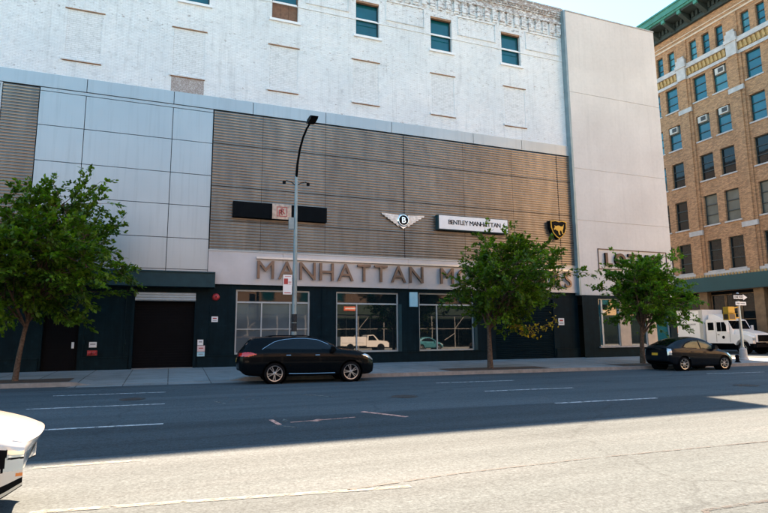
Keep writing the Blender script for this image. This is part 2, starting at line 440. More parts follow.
# opposite pavement, behind the camera
m = MB(); m.prism([(-120,-14.0),(160,-14.0),(160,-7.2),(-120,-7.2)], lambda u,v,w: (u,v,w), -.02, .15); m.build('pavement', M['pave'])['kind'] = 'structure'
# tree pits
def pit(x0, x1, d0, d1):
    m = MB(); n = 10; rnd = random.Random(x0); top = []; bot = []
    for i in range(n+1):
        x = x0+(x1-x0)*i/n
        top.append((x, kerbY(x)+d0+rnd.uniform(-.03,.03))); bot.append((x, kerbY(x)+d1+rnd.uniform(-.06,.06)))
    for i in range(n):
        zf = lambda y, x: .15+(y-kerbY(x))/(D-kerbY(x))*.13+.012
        a, b, c, d = top[i], top[i+1], bot[i+1], bot[i]
        m.add([(a[0],a[1],zf(a[1],a[0])),(b[0],b[1],zf(b[1],b[0])),(c[0],c[1],zf(c[1],c[0])),(d[0],d[1],zf(d[1],d[0]))],[(0,1,2,3)])
    m.build('tree_pit_soil', M['soil'])['kind'] = 'structure'
pit(-9, -3.3, .2, 1.5); pit(11.4, 16.4, .2, 1.45); pit(20.4, 26.2, .2, 1.5)

# painted marks
def strip(name, mat, pts, w, z=.007):
    m = MB()
    for (x0,y0),(x1,y1) in zip(pts[:-1], pts[1:]):
        d = Vector((x1-x0, y1-y0)); d.normalize(); n = Vector((-d.y, d.x))*w/2
        m.add([(x0-n.x,y0-n.y,z),(x1-n.x,y1-n.y,z),(x1+n.x,y1+n.y,z),(x0+n.x,y0+n.y,z)],[(0,1,2,3)])
    m.build(name, mat)['kind'] = 'structure'
for k in range(-2, 6):
    x0 = -3.15+12.1*k
    for Y0, s in ((15.6,.08),(18.9,.082),(12.05,.055)):
        if Y0 == 12.05 and k > 1: continue
        strip('lane_marking', M['whitemark'], [(x0, Y0-s*x0), (x0+1.6, Y0-s*(x0+1.6)+.01), (x0+3.1, Y0-s*(x0+3.1))], .13)
strip('lane_marking', M['fadedmark'], [(-1.6,8.72),(-.3,8.66)], .12)
strip('lane_marking', M['fadedmark'], [(-1.2,6.55),(0,6.38),(1.2,6.2),(2.6,5.98)], .10)
strip('tar_seam', M['tar'], [(1.9,6.12),(3.4,6.3),(5.4,6.34),(7.2,6.28),(8.9,6.22),(12,6.1),(17,5.9)], .045)
strip('tar_seam', M['tar'], [(4.85,4.12),(5.7,4.1),(7.5,4.0)], .06)
strip('tar_seam', M['tar'], [(4.85,4.12),(4.6,3.75),(4.5,3.2)], .06)
for a, b, w, mt in (((2.05,11.0),(2.0,11.7),.09,'pinkpaint'), ((2.3,11.7),(2.2,11.3),.1,'fadedmark'), ((1.9,11.0),(2.3,10.55),.06,'fadedmark'),
                ((2.3,11.2),(3.7,11.35),.05,'pinkpaint'), ((2.75,11.15),(2.95,11.35),.16,'pinkpaint'), ((4.1,12.1),(4.7,10.95),.13,'pinkpaint'),
                ((3.7,16.4),(4.3,15.4),.16,'fadedmark'), ((2.0,18.9),(3.2,19.0),.1,'fadedmark'), ((1.2,15.6),(1.4,14.9),.09,'fadedmark'),
                ((1.6,15.7),(2.6,15.7),.07,'fadedmark'),((5.3,19.4),(5.7,19.3),.12,'fadedmark')):
    strip('utility_marking', M[mt], [a, b], w)

for x, y, r_ in ((6.2, 14.6, .38), (-.9, 17.2, .34), (17.5, 12.9, .38)):
    m = MB(); m.lathe([(0,.0),(r_*.86,.0),(r_*.86,-.003),(r_,-.003),(r_,.0)], (x, y, .008), 'z', 28)
    for k in range(5): m.box(x-r_*.6, x+r_*.6, y-.02+(k-2)*.12, y+.02+(k-2)*.12, .008, .011)
    mc = m.build('manhole_cover', M['iron']); mc['kind'] = 'structure'
# ------------------------------------------------------------------ walls with openings
def wall(m, f, u0, u1, v0, v1, holes, depth, back=None):
    """faces of a wall with rectangular openings and their reveals; f(u,v,w), w outward"""
    us = sorted({u0, u1, *[min(max(h[0],u0),u1) for h in holes], *[min(max(h[1],u0),u1) for h in holes]})
    vs = sorted({v0, v1, *[min(max(h[2],v0),v1) for h in holes], *[min(max(h[3],v0),v1) for h in holes]})
    for i in range(len(us)-1):
        for j in range(len(vs)-1):
            cu, cv = (us[i]+us[i+1])/2, (vs[j]+vs[j+1])/2
            if any(h[0] < cu < h[1] and h[2] < cv < h[3] for h in holes): continue
            m.add([f(us[i],vs[j],0), f(us[i+1],vs[j],0), f(us[i+1],vs[j+1],0), f(us[i],vs[j+1],0)], [(0,1,2,3)])
    for (a,b,c,d) in holes:
        q = [(a,c),(b,c),(b,d),(a,d)]
        for k in range(4):
            (p1,q1),(p2,q2) = q[k], q[(k+1)%4]
            m.add([f(p1,q1,0), f(p2,q2,0), f(p2,q2,-depth), f(p1,q1,-depth)], [(0,1,2,3)])
def fbox(m, f, u0, u1, v0, v1, w0, w1):
    return m.prism([(u0,v0),(u1,v0),(u1,v1),(u0,v1)], f, w0, w1)
F = lambda u, v, w: (u, D-w, v)             # avenue front
G = lambda u, v, w: (48.0-w, u, v)          # brick building, face on the cross street

def sash(f, a, b, c, d, back, mat_frame, mat_glass, parent, sill=None, bars=1, lintel=None, upper_open=False, vbars=0, fw=.07):
    """one window: frame with bars, child pane, sill"""
    fr = MB(); t = fw
    fbox(fr, f, a, a+t, c, d, -back, -back+.09); fbox(fr, f, b-t, b, c, d, -back, -back+.09)
    fbox(fr, f, a+t, b-t, c, c+t, -back, -back+.09); fbox(fr, f, a+t, b-t, d-t, d, -back, -back+.09)
    for k in range(bars):
        z = c+(d-c)*(k+1)/(bars+1); fbox(fr, f, a+t, b-t, z-t*.5, z+t*.5, -back+.01, -back+.1)
    for k in range(vbars):
        u = a+(b-a)*(k+1)/(vbars+1); fbox(fr, f, u-t*.4, u+t*.4, c+t, d-t, -back+.012, -back+.085)
    w = fr.build('window', mat_frame, parent)
    pn = MB(); fbox(pn, f, a+.01, b-.01, c+.01, d-.01, -back-.02, -back+.02); pn.build('pane', mat_glass, w)
    if sill:
        s = MB(); fbox(s, f, a-.14, b+.14, c-.13, c+.0, -back*.5, .09); s.build('sill', sill, w)
    if lintel:
        s = MB(); fbox(s, f, a-.1, b+.1, d, d+.13, -.05, .06); s.build('lintel', lintel, w)
    return w

# ------------------------------------------------------------------ showroom building
bld = thing('showroom_building', 'long white painted brick building with bronze ribbed cladding and dark teal ground floor', 'building', (8, D, 0))
class Off:      # parts are given in world coordinates; parent sits at (8, D, 0)
    pass
def fix(root):
    """children were modelled in world space: cancel the parent's transform"""
    bpy.context.view_layer.update()
    inv = root.matrix_world.inverted()
    for ch in [o for o in bpy.data.objects if o.parent == root]:
        ch.matrix_parent_inverse = inv
def win_x():
    # windows of the painted storey: (left, right, bottom, top)
    out = []
    for xl in (-19.2,-14.4,-9.75,-5.0,-.25,4.4,9.17,13.92,18.9): out.append((xl, xl+1.42, 18.75, 20.92))
    return out
wins = win_x(); blk = [(x_, x_+1.5, 14.72, 17.2) for x_ in (-19.3,-14.6,-9.95,-5.2,-.48,4.33,9.02,13.9,18.98)]
m = MB(); XL, XR = -40, 23.74
wall(m, F, XL, XR, 13.8, 23.3, wins+blk, .35)
# body behind the front
m.box(XL, XR, D+.6, D+34, 13.8, 23.2)
for hx in (16.8,):
    m.box(XL, hx, D+.001, D+8, 23.3, 26.4)
m.build('upper_wall', M['wbrick'], bld)
m = MB()
m.box(XL, XR, D+.5, D+34, 0, 13.8); m.build('rear_wall', M['teal'], bld)
# parapet: corbelled dentils, panels, coping
m = MB()
for i in range(int((XR-XL)/.55)):
    x = XR-.35-i*.55
    if x < -3: break
    fbox(m, F, x-.17, x+.17, 21.55, 22.25, 0, .10)
    fbox(m, F, x-.17, x+.17, 21.40, 21.55, 0, .05)
fbox(m, F, -40, XR, 22.25, 22.40, .001, .13); fbox(m, F, -40, XR, 22.75, 22.86, .001, .07)
for i in range(int(40/.235)):
    x = XR-.1-i*.235
    fbox(m, F, x-.09, x+.09, 22.86, 23.0, .001, .11)
fbox(m, F, -40, XR, 23.0, 23.3, .001, .15); fbox(m, F, 16.8, XR, 23.3, 23.42, -.5, .18)
fbox(m, F, XL, 16.8, 26.4, 26.47, -.3, .1)
for i in range(len(wins)-1):
    a, b = wins[i][1]+.42, wins[i+1][0]-.42
    for (p, q, r, s) in ((a, b, 21.22, 21.27), (a, b, 20.02, 20.07), (a, a+.05, 20.07, 21.22), (b-.05, b, 20.07, 21.22)):
        fbox(m, F, p, q, r, s, .001, .05)
a, b = wins[-1][1]+.42, XR-.4
for (p, q, r, s) in ((a, b, 21.22, 21.27), (a, b, 20.02, 20.07), (a, a+.05, 20.07, 21.22), (b-.05, b, 20.07, 21.22)):
    fbox(m, F, p, q, r, s, .001, .05)
fbox(m, F, -40, XR, 19.66, 19.71, .001, .03)
m.build('parapet', M['wbrick'], bld)
for i, (a, b, c, d) in enumerate(wins):
    w = sash(F, a, b, c, d, .28, M['dframe'] if i != 5 else M['wood'], M['glass_teal'], bld, sill=M['whitematte'], bars=1, fw=.055)
    rail = MB(); z = (c+d)/2; fbox(rail, F, a+.05, b-.05, z-.035, z+.035, -.2, -.12); rail.build('meeting_rail', M['whitematte'], w)
    lt = MB(); fbox(lt, F, a+.02, b-.02, d-.12, d-.01, -.17, -.01); lt.build('lintel', M['terracotta'], w)
    if i == 5:
        bd = MB()
        for k in range(3): fbox(bd, F, a+.05+k*.44, a+.05+k*.44+.43, c+.04, c+1.08, -.24+.005*k, -.2+.005*k)
        bd.build('boarding', M['wood'], w)
# bricked up openings
for xl in (-19.3,-14.6,-9.95,-5.2,-.48,4.33,9.02,13.9,18.98):
    b_ = MB(); a, b, c, d = xl, xl+1.5, 14.72, 17.2
    fbox(b_, F, a, b, c, d, -.12, -.022)
    o = b_.build('blocked_window', M['infill'], bld)
    s_ = MB(); fbox(s_, F, a-.14, b+.06, c-.10, c, .001, .09); s_.build('sill', M['wbrick'], o)
    s_ = MB(); fbox(s_, F, a-.10, b+.10, d, d+.05, .002, .045); s_.build('lintel', M['terracotta'], o)
    s_ = MB(); fbox(s_, F, a-.06, b+.06, c-.135, c-.10, .001, .05); s_.build('sill_edge', M['terracotta'], o)
bare = MB(); fbox(bare, F, -.5, 1.05, 13.83, 14.6, .001, .012)
t = NT('bare_brick').set(.85)
v = t.world(swap='XZ0'); t.col(t.ramp(t.noise(v, 9, 6, .8), [(.4, (.62,.62,.62)), (.47, (.20,.15,.13)), (.6, (.50,.48,.47)), (.68,(.12,.10,.10))])); M['bare'] = t.m
bare.build('bare_brick_patch', M['bare'], bld)
# metal panel cladding (left field, top band)
rnd = random.Random(3)
m = MB(); g_ = .03
def panel(a, b, c, d, w=.10):
    t_ = rnd.uniform(-.004, .004)
    m.prism([(a+g_/2,c+g_/2),(b-g_/2,c+g_/2),(b-g_/2,d-g_/2),(a+g_/2,d-g_/2)], F, .03, w+t_)
top_seams = [-40,-24,-20,-16,-12,-8,-4.14,-.32,3.52,7.4,11.25,16.55,20.0,XR]
for a, b in zip(top_seams[:-1], top_seams[1:]): panel(a, b, 13.1, 13.78, .14)
rows = [4.92, 6.43, 8.05, 9.64, 11.31, 12.93]
for a, b in ((-6.03,-4.15),(-4.15,-.33),(-.33,1.57)):
    for c, d in zip(rows[:-1], rows[1:]): panel(a, b, c, d)
for a, b in ((-40,-30),(-30,-24),(-24,-20),(-20,-16),(-16,-12.5)):
    for c, d in zip(rows[:-1], rows[1:]): panel(a, b, c, d)
panel(-6.03, 1.57, 12.93, 13.1); 
for a, b in ((-40,-20),(-20,-6.03),(-6.03,-4.15),(-4.15,-.33),(-.33,1.57)): panel(a, b, 4.6, 4.92)
m.build('panel_cladding', M['panel'], bld)
m = MB(); fbox(m, F, -40, XR, 4.25, 13.79, -.02, .03); m.build('cladding_backing', M['blackmatte'], bld)
# ribbed cladding
def ribs(a, b, c, d, name='ribbed_cladding'):
    m = MB(); pitch = .145; n = int((d-c)/pitch)
    prof = []
    for i in range(n):
        z = c+i*(d-c)/n; h = (d-c)/n
        prof += [(.095, z), (.118, z+h*.16), (.125, z+h*.45), (.118, z+h*.72), (.095, z+h*.88)]
    vs = []
    for w, z in prof: vs += [F(a, z, w), F(b, z, w)]
    m.add(vs, [(2*i, 2*i+1, 2*i+3, 2*i+2) for i in range(len(prof)-1)])
    o = m.build(name, M['slat'], bld)
    s = MB()
    return o
xs = [1.6, 4.05, 7.4, 11.97, 15.8, 19.2, 22.6, XR-.02]
for a, b in zip(xs[:-1], xs[1:]): ribs(a+.008, b-.008, 5.9, 13.08)
ribs(-7.45, -6.05, 4.9, 13.08); 
m = MB()
for z in (7.4, 9.15, 11.35): fbox(m, F, 1.6, XR-.02, z, z+.02, .05, .135)
for x in (11.97, 22.6): fbox(m, F, x-.012, x+.012, 5.9, 13.08, .05, .13)
fbox(m, F, 1.57, 1.6, 5.9, 13.1, .04, .13)
m.build('cladding_seam', M['blackmatte'], bld)
# upper left window at the picture edge
m = MB(); a, b, c, d = -12.5, -7.47, 9.9, 13.08
for z in (9.9, 10.9, 11.9, 13.0): fbox(m, F, a, b, z, z+.08, .04, .13)
for x in (-12.5, -10.1, -7.56): fbox(m, F, x, x+.08, 4.6, 13.08, .041, .135)
o = m.build('window', M['frame'], bld); m = MB(); fbox(m, F, a+.02, b-.02, 4.6, d, .035, .06); m.build('pane', M['glass_dk'], o)
# sign band
m = MB()
for a, b in zip([1.57, 5.2, 12.15, 17.9, 22.2], [5.2, 12.15, 17.9, 22.2, XR]): fbox(m, F, a+.006, b-.006, 4.25, 5.88, .03, .16)
m.build('sign_band', M['band'], bld)
m = MB(); fbox(m, F, 1.57, XR, 5.88, 5.94, .03, .19); m.build('band_flashing', M['panel'], bld)
# ground floor
doors = [(-5.2,-3.8,.2,2.75), (-1.58,1.05,.2,3.42)]
shops = [(2.95,6.67,.85,4.02), (8.07,11.62,.85,4.02), (12.83,16.33,.85,4.06)]
shut = (17.7,21.85,.2,3.8)
m = MB(); wall(m, F, -40, XR, -.1, 4.25, doors+shops+[shut, (-14,-9,.85,3.9)], .3)
wall(m, F, -40, 1.57, 4.25, 4.6, [], .1)
m.build('base_wall', M['teal'], bld)
m = MB()
for a, b in ((-40,-5.3),(-3.7,-1.75),(1.25,17.6),(21.95,23.7)): fbox(m, F, a, b, -.1, .80, .001, .06); fbox(m, F, a, b, .80, .84, .001, .09)
m.build('plinth', M['teal'], bld)
m = MB(); fbox(m, F, -7, 1.9, 4.05, 4.72, .0, .55); fbox(m, F, -7, 1.9, 4.72, 4.78, .0, .60); m.build('canopy', M['soffit'], bld)
for i, (a, b, c, d) in enumerate(shops):
    fr = MB(); t = .08
    for (p, q, r, s) in ((a,a+t,c,d),(b-t,b,c,d),(a+t,b-t,c,c+t),(a+t,b-t,d-t,d),(a+t,b-t,3.36,3.36+t)): fbox(fr, F, p, q, r, s, -.2, -.1)
    v1 = a+(b-a)*(.335 if i == 0 else .32); fbox(fr, F, v1, v1+.06, c+t, 3.36, -.2, -.11)
    if i == 0:
        fbox(fr, F, a+(b-a)*.72, a+(b-a)*.72+.05, c+t, 3.36, -.2, -.12)
        fbox(fr, F, a+t, b-t, 2.05, 2.09, -.195, -.125)
    w = fr.build('shop_window', M['frame'], bld)
    pn = MB(); fbox(pn, F, a+.02, b-.02, c+.02, 3.38, -.24, -.17); pn.build('pane', M['glass_pale'] if i == 0 else M['glass'], w)
    pn = MB(); fbox(pn, F, a+.02, b-.02, 3.38, d-.02, -.24, -.17); pn.build('transom_pane', M['glass_dk'], w)
    if i: 
        tr = MB(); fbox(tr, F, b-.02, b+.16, c, 3.4, -.12, .02); tr.build('side_trim', M['soffit'], w)
a, b, c, d = doors[0]
m = MB(); fbox(m, F, a, b, c, d, -.2, -.14); fbox(m, F, a+.1, b-.1, .4, 1.2, -.14, -.125); fbox(m, F, a+.1, b-.1, 1.35, 2.6, -.14, -.125); dr = m.build('door', M['black'], bld)
m = MB(); fbox(m, F, b-.26, b-.16, 1.25, 1.52, -.124, -.10); m.tube([F(b-.21,1.3,-.1),F(b-.21,1.3,-.04),F(b-.21,1.48,-.04),F(b-.21,1.48,-.1)], .012, 6); m.build('handle', M['whitematte'], dr)
a, b, c, d = doors[1]
m = MB()
n = 26
for i in range(n):
    z = c+(d-c)*i/n; h = (d-c)/n; fbox(m, F, a, b, z+.004, z+h-.004, -.27, -.24); 
fbox(m, F, a, b, c, d, -.29, -.265); gd = m.build('garage_door', M['black'], bld)
m = MB()
for k in range(3): m.lathe([(.0,-1.32),(.085,-1.32),(.085,1.32),(.0,1.32)], (-.25, D-.1, 3.47+k*.12), 'x', 12)
m.build('shutter_roll', M['frame'], gd)
m = MB(); fbox(m, F, a-.12, a, c, 3.42, 0, .08); fbox(m, F, b, b+.12, c, 3.42, 0, .08); m.build('guide_rail', M['teal2'], gd)
m = MB(); fbox(m, F, a, b, .2, .3, -.28, .12); m.build('threshold', M['kerb'], gd)
for x, z0, z1 in ((-3.6,.9,2.9),(-1.95,.9,4.0),(1.75,.9,3.2),(7.3,.9,4.1),(17.2,.9,3.0)):
    m = MB(); m.tube([F(x,z0,.04),F(x,z1,.04)], .022, 6); fbox(m, F, x-.07, x+.07, z0+.5, z0+.72, .0, .09); m.build('conduit', M['teal2'], bld)
a, b, c, d = shut; m = MB(); n = 34
prof = []
for i in range(n):
    z = c+(d-c)*i/n; h = (d-c)/n; prof += [(-.12, z), (-.07, z+h*.3), (-.07, z+h*.7), (-.12, z+h)]
vs = []
for w, z in prof: vs += [F(a, z, w), F(b, z, w)]
m.add(vs, [(2*i, 2*i+1, 2*i+3, 2*i+2) for i in range(len(prof)-1)])
m.build('roller_shutter', M['teal2'], bld)
m = MB()
for i in range(16): fbox(m, F, -13.9+i*.3, -13.9+i*.3+.02, .9, 3.85, -.2, -.18)
fbox(m, F, -14, -9, .85, 3.9, -.25, -.2); m.build('grille', M['black'], bld)
fix(bld)

# ------------------------------------------------------------------ concrete building at the corner
P = 27.6; GF = lambda u, v, w: (u, P-w, v)
cb = thing('concrete_building', 'tall blank pale concrete corner building between the white brick building and the cross street', 'building', (27.6, P, 0))
m = MB()
zs = [4.1, 8.87, 12.27, 17.45, 23.14]
for c, d in zip(zs[:-1], zs[1:]): m.box(23.75, 31.5, P, 62, c+.012, d-.012)
m.box(23.76, 31.49, P+.03, 61.9, 4.12, 23.1)
m.build('wall', M['concrete'], cb)
m = MB(); m.box(23.72, 31.53, P-.03, 62, 23.14, 23.22); m.build('coping', M['stone'], cb)
m = MB(); m.box(23.60, 23.745, P+.0, P+.38, 4.1, 23.2); m.build('side_return', M['soffit'] if False else M['steel'], cb)  # added strip: bluish tone of the slab's side face put in as colour
m = MB(); hl = [(25.0,30.9,.95,3.9)]
wall(m, GF, 23.75, 31.5, -.1, 4.1, hl, .3); m.box(31.2,31.5,P+.001,62,-.1,4.1)
m.build('base_wall', M['teal'], cb)
m = MB(); m.box(25.0,30.9,P+.5,P+.6,.9,4.0); m.build('showroom_back_wall', M['blackmatte'], cb)
for i, (a, b, kind) in enumerate(((25.0,25.35,'teal'),(25.35,26.7,'g'),(26.7,27.55,'tan'),(27.55,28.95,'g'),(28.95,29.75,'tan'),(29.75,30.9,'t2'))):
    if kind == 'tan':
        m = MB(); m.box(a, b, P+.05, P+.3, .95, 3.9); m.build('pillar', M['tan'], cb)
    else:
        w = sash(GF, a, b, .95, 3.9, .2, M['frame'], M['glass_teal'] if kind != 'g' else M['glass'], cb, bars=0, fw=.06)
m = MB(); m.box(24.9,31.0,P-.12,P+.02,.86,.94); m.build('ledge', M['stone'], cb)
fix(cb)

# ------------------------------------------------------------------ brick building across the cross street
bb = thing('brick_loft_building', 'tan brick loft building with green copper cornice on the far side of the cross street', 'building', (48, 40, 0))
PER = 5.45; pil = [22.45+PER*k+.0 for k in range(0, 12)]      # pilaster centres (…, 33.35, 38.8, …)
pil = [33.35+PER*k for k in range(-1, 9)]
Y0, Y1 = 27.2, 78
tops = [(7.6,10.52),(12.0,14.92),(16.45,19.0),(20.45,23.0),(24.55,27.08)]
holes = []; specs = []
for p in pil[:-1]:
    for (c, d) in tops:
        for (a, b) in ((p+.9, p+2.33), (p+3.07, p+4.5)):
            holes.append((a,b,c,d)); specs.append((a,b,c,d,3))
    for k in range(3):
        a = p+.88+1.43*k; holes.append((a, a+.82, 28.88, 31.05)); specs.append((a, a+.82, 28.88, 31.05, 3))
m = MB(); wall(m, G, Y0, Y1, 5.6, 33.0, holes, .38); m.build('wall', M['brick'], bb)
m = MB(); m.box(48.02, 75, Y0, Y1, 5.6, 33.0)
m.v = [v for v in m.v]
m.build('side_wall', M['brick_side'], bb).scale = (1,1,1)
# the box above sits behind the reveals
bpy.data.objects['side_wall'].data.transform(Matrix.Translation((0,0,0)))
me = bpy.data.objects['side_wall'].data
for v_ in me.vertices:
    if v_.co.x < 49: v_.co.x = 48.42
m = MB(); m.box(48.0, 48.42, Y0+.002, Y0+.01, 5.6, 33.0); m.build('corner_pier', M['brick_side'], bb)
# pilasters
for p in pil:
    m = MB()
    fbox(m, G, p-.70, p+.70, 5.6, 27.3, .001, .14); fbox(m, G, p-.42, p+.42, 5.6, 27.3, .14, .26)
    fbox(m, G, p-.6, p+.6, 29.5, 31.6, .001, .1)
    o = m.build('pilaster', M['brick'], bb)
    s_ = MB(); fbox(s_, G, p-.50, p+.50, 27.25, 29.45, .14, .40); fbox(s_, G, p-.62, p+.62, 28.55, 28.9, .14, .48); fbox(s_, G, p-.35, p+.35, 29.45, 29.75, .14, .34)
    s_.build('capital', M['stone'], o)
    s_ = MB(); fbox(s_, G, p-.73, p+.73, 11.14, 11.6, .10, .29); fbox(s_, G, p-.73, p+.73, 23.75, 24.2, .10, .29); s_.build('stone_band', M['stone'], o)
# belt course with ochre dentils
m = MB(); fbox(m, G, Y0, Y1, 28.35, 28.8, .0015, .30); fbox(m, G, Y0, Y1, 27.25, 27.55, .0015, .16); m.build('belt_course', M['stone'], bb)
m = MB(); n = int((Y1-Y0)/.42)
fbox(m, G, Y0, Y1, 27.62, 28.33, .0016, .08)
for i in range(n):
    y = Y0+.1+i*.42; m.prism([(y,27.65),(y+.2,27.65),(y+.32,28.3),(y+.12,28.3)], G, .08, .2)
m.build('ochre_frieze', M['gold'], bb)
m = MB(); fbox(m, G, Y0, Y1, 31.45, 31.62, .0015, .14); fbox(m, G, Y0, Y1, 31.95, 32.05, .0015, .07); m.build('upper_moulding', M['tan'], bb)
# cornice
m = MB(); fbox(m, G, Y0-.3, Y1, 32.7, 33.6, .0015, .35)
for i in range(int((Y1-Y0)/.45)):
    y = Y0+i*.45; fbox(m, G, y, y+.22, 33.1, 33.6, .35, .55)
fbox(m, G, Y0-1.2, Y1, 33.62, 33.8, .0, 1.75)
for i in range(int((Y1-Y0)/1.9)):
    y = Y0+.4+i*1.9
    m.prism([(0.30,32.75),(.62,32.9),(1.6,33.35),(1.7,33.62),(.30,33.62)], lambda u,v,w: (48-u, w, v), y, y+.38)
m.build('cornice', M['copperdk'], bb)
m = MB(); fbox(m, G, Y0-1.7, Y1, 33.8, 34.0, -.5, 1.95); fbox(m, G, Y0-1.8, Y1, 34.0, 34.55, -.5, 2.08); fbox(m, G, Y0-1.9, Y1, 34.55, 34.72, -.5, 2.2)
for i in range(int((Y1-Y0)/1.9)):
    y = Y0+.4+i*1.9; fbox(m, G, y+.0, y+.38, 33.42, 33.8, 1.62, 1.86)
m.build('cornice_gutter', M['copper'], bb)
grnd = random.Random(4)
for (a, b, c, d, n) in specs:
    low = c < 12.5
    gl = grnd.choice(['glass_dk','glass_dk','glass_sky3'] if low else (['glass_sky','glass_dk','glass_sky'] if c < 17 else ['glass_sky','glass_sky2','glass_sky']))  # upper rows get the sky-coloured panes, lower rows the darker ones
    if a > 62: continue
    sash(G, a, b, c, d, .30, M['dframe'], M[gl], bb, sill=M['stone'] if d-c > 2.3 else None, bars=n-1 if d-c > 2.3 else 2, fw=.075)
for (a, b, c, d) in ((34.25+.12+.0,35.6,8.3,9.9),(36.5,37.75,8.4,9.8)):
    pass
m = MB(); fbox(m, G, Y0, Y1, 7.02, 7.45, .0015, .2)
m.build('ledge', M['stone'], bb)
m = MB()
for i in range(int((Y1-Y0)/.3)): fbox(m, G, Y0+i*.3, Y0+i*.3+.16, 6.98, 7.2, .2, .28)
m.build('dentil_course', M['gold'], bb)
m = MB(); fbox(m, G, 22.9+4.4, Y1, 5.62, 6.97, .0, .5); m.build('shopfront_fascia', M['awning'], bb)
# ground floor: columns and dark glass
m = MB(); m.box(48.5, 75, Y0+.3, Y1, 0, 5.6); m.build('ground_floor_wall', M['blackmatte'], bb)
for p in pil:
    m = MB(); m.box(47.95, 48.6, p-.45, p+.45, .1, 5.6); m.box(47.85, 48.6, p-.52, p+.52, .1, .7); m.build('ground_floor_column', M['tan2'], bb)
    for k in range(3):
        a = p+.5+1.48*k
        if a > 55: continue
        sash(lambda u,v,w: (48.4-w,u,v), a, a+1.44, .6, 5.3, .02, M['tan2'], M['glass_dk'], bb, bars=1, fw=.07)
fix(bb)
# air conditioners in its windows
def aircon(a, z, label):
    t = thing('air_conditioner', label, 'air conditioner', (48.1, a, z), 0, 'window air conditioners on the brick building')
    m = MB(); m.box(-.12, .42, 0, .95, 0, .62); m.build('case', M['ac'], t)
    m = MB(); m.box(-.145, -.12, .1, .62, .12, .52)
    for k in range(5): m.box(-.155, -.145, .12, .6, .15+.075*k, .17+.075*k)
    m.build('grille', M['acgrille'], t)
aircon(36.5+.2, 22.28, 'boxy window air conditioner, left of the pair at the same height on the brick building')
aircon(34.25+.2, 22.3, 'boxy window air conditioner, right of the pair at the same height on the brick building')
aircon(34.25+.2, 26.3, 'highest boxy window air conditioner, just below the ochre frieze of the brick building')
aircon(39.9+.15, 22.25, 'boxy window air conditioner in the brick building window nearest the concrete wall')

# ------------------------------------------------------------------ signs on the front
def letters(root, txt, x0, x1, z, h, y, depth, mat, back=None, name='letter', bold=.012, gap=.2):
    """letters spread between x0 and x1, each one a part"""
    ms = []; tot = 0
    for ch in txt:
        if ch == ' ': ms.append(None); continue
        mb, w0, w, hh = text_mesh(ch, 1.0, .1, lambda a, b, c: (a, b, c), bold)
        hh = max(v[1] for v in mb.v); lo = min(v[1] for v in mb.v); ms.append((mb, w0, w, hh, lo))
    cap = max(q[3] for q in ms if q)
    sx = h/cap
    widths = [(q[2]-q[1])*sx if q else h*.42 for q in ms]
    sp = (x1-x0-sum(widths))/(len(txt)-1)
    x = x0
    for q, w in zip(ms, widths):
        if q:
            mb = q[0]; o = MB()
            o.add([(x+(v[0]-q[1])*sx, y-depth*(v[2]/.1), z+max(v[1],0)*sx) for v in mb.v], mb.f)
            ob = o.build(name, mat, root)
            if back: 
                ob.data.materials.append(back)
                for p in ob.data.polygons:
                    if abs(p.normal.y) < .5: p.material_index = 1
        x += w+sp
s = thing('letter_sign', 'long row of raised bronze capital letters on the pale band above the shop windows', 'sign', (3.9, D-.16, 4.56))
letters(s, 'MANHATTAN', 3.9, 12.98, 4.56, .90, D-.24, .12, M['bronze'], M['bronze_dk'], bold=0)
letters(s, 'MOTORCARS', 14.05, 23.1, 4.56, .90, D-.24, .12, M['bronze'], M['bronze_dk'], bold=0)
m = MB(); m.box(3.85, 23.2, D-.30, D-.16, 5.56, 5.66); m.build('light_bar', M['alu'], s)
fix(s)
s = thing('emblem_sign', 'long black sign with a square bronze monogram plate at its centre', 'sign', (5, D-.1, 7.6))
m = MB(); m.box(2.64, 7.42, D-.42, D-.12, 7.6, 8.38); m.build('board', M['blackmatte'], s)
m = MB(); m.box(4.56, 5.53, D-.47, D-.42, 7.6, 8.38); 
pl = m.build('monogram_plate', simple('bronze_plate', (.42,.34,.28), .3, .7, var=.5, scale=6), s)
m = MB(); 
for (a,b,c,d) in ((4.78,5.31,7.74,7.77),(4.78,5.31,8.21,8.24),(4.78,4.81,7.77,8.21),(5.28,5.31,7.77,8.21)): m.box(a,b,D-.485,D-.47,c,d)
for dx, dz in ((0,0),(.09,.07)):
    tm, a, b, h = text_mesh('R', .38, .02, lambda u,v,w: (4.87+dx+u, D-.487-w, 7.82+dz+v*1.0), .003)
    m.add(tm.v, tm.f)
m.build('monogram', M['redpaint'], s)
fix(s)
s = thing('emblem_sign', 'silver winged emblem with a dark round centre mounted on the ribbed cladding', 'sign', (11.8, D-.1, 8))
def mirror_poly(pts, cx): return [(2*cx-x, z) for x, z in pts][::-1]
cx = 11.86
for sgn in (-1, 1):
    m = MB()
    for k in range(6):
        r0 = .30; span = 1.30-.17*k; z1 = 8.37-.105*k
        pts = [(cx+sgn*r0*.9, z1-.02), (cx+sgn*span, z1+.02 if k == 0 else z1), (cx+sgn*(span-.06), z1-.085), (cx+sgn*r0*.9, z1-.15)]
        if sgn < 0: pts = pts[::-1]
        m.prism(pts, F, .16, .25-.008*k)
    m.build('wing', M['wing'], s)
m = MB(); m.lathe([(.0,0),(.35,0),(.37,-.06),(.31,-.12),(.0,-.12)], (cx, D-.16, 8.06), 'y', 28); m.build('ring', M['chrome'], s)
m = MB(); m.lathe([(.0,0),(.28,0),(.25,-.03),(.0,-.04)], (cx, D-.281, 8.06), 'y', 28); m.build('centre_disc', M['black'], s)
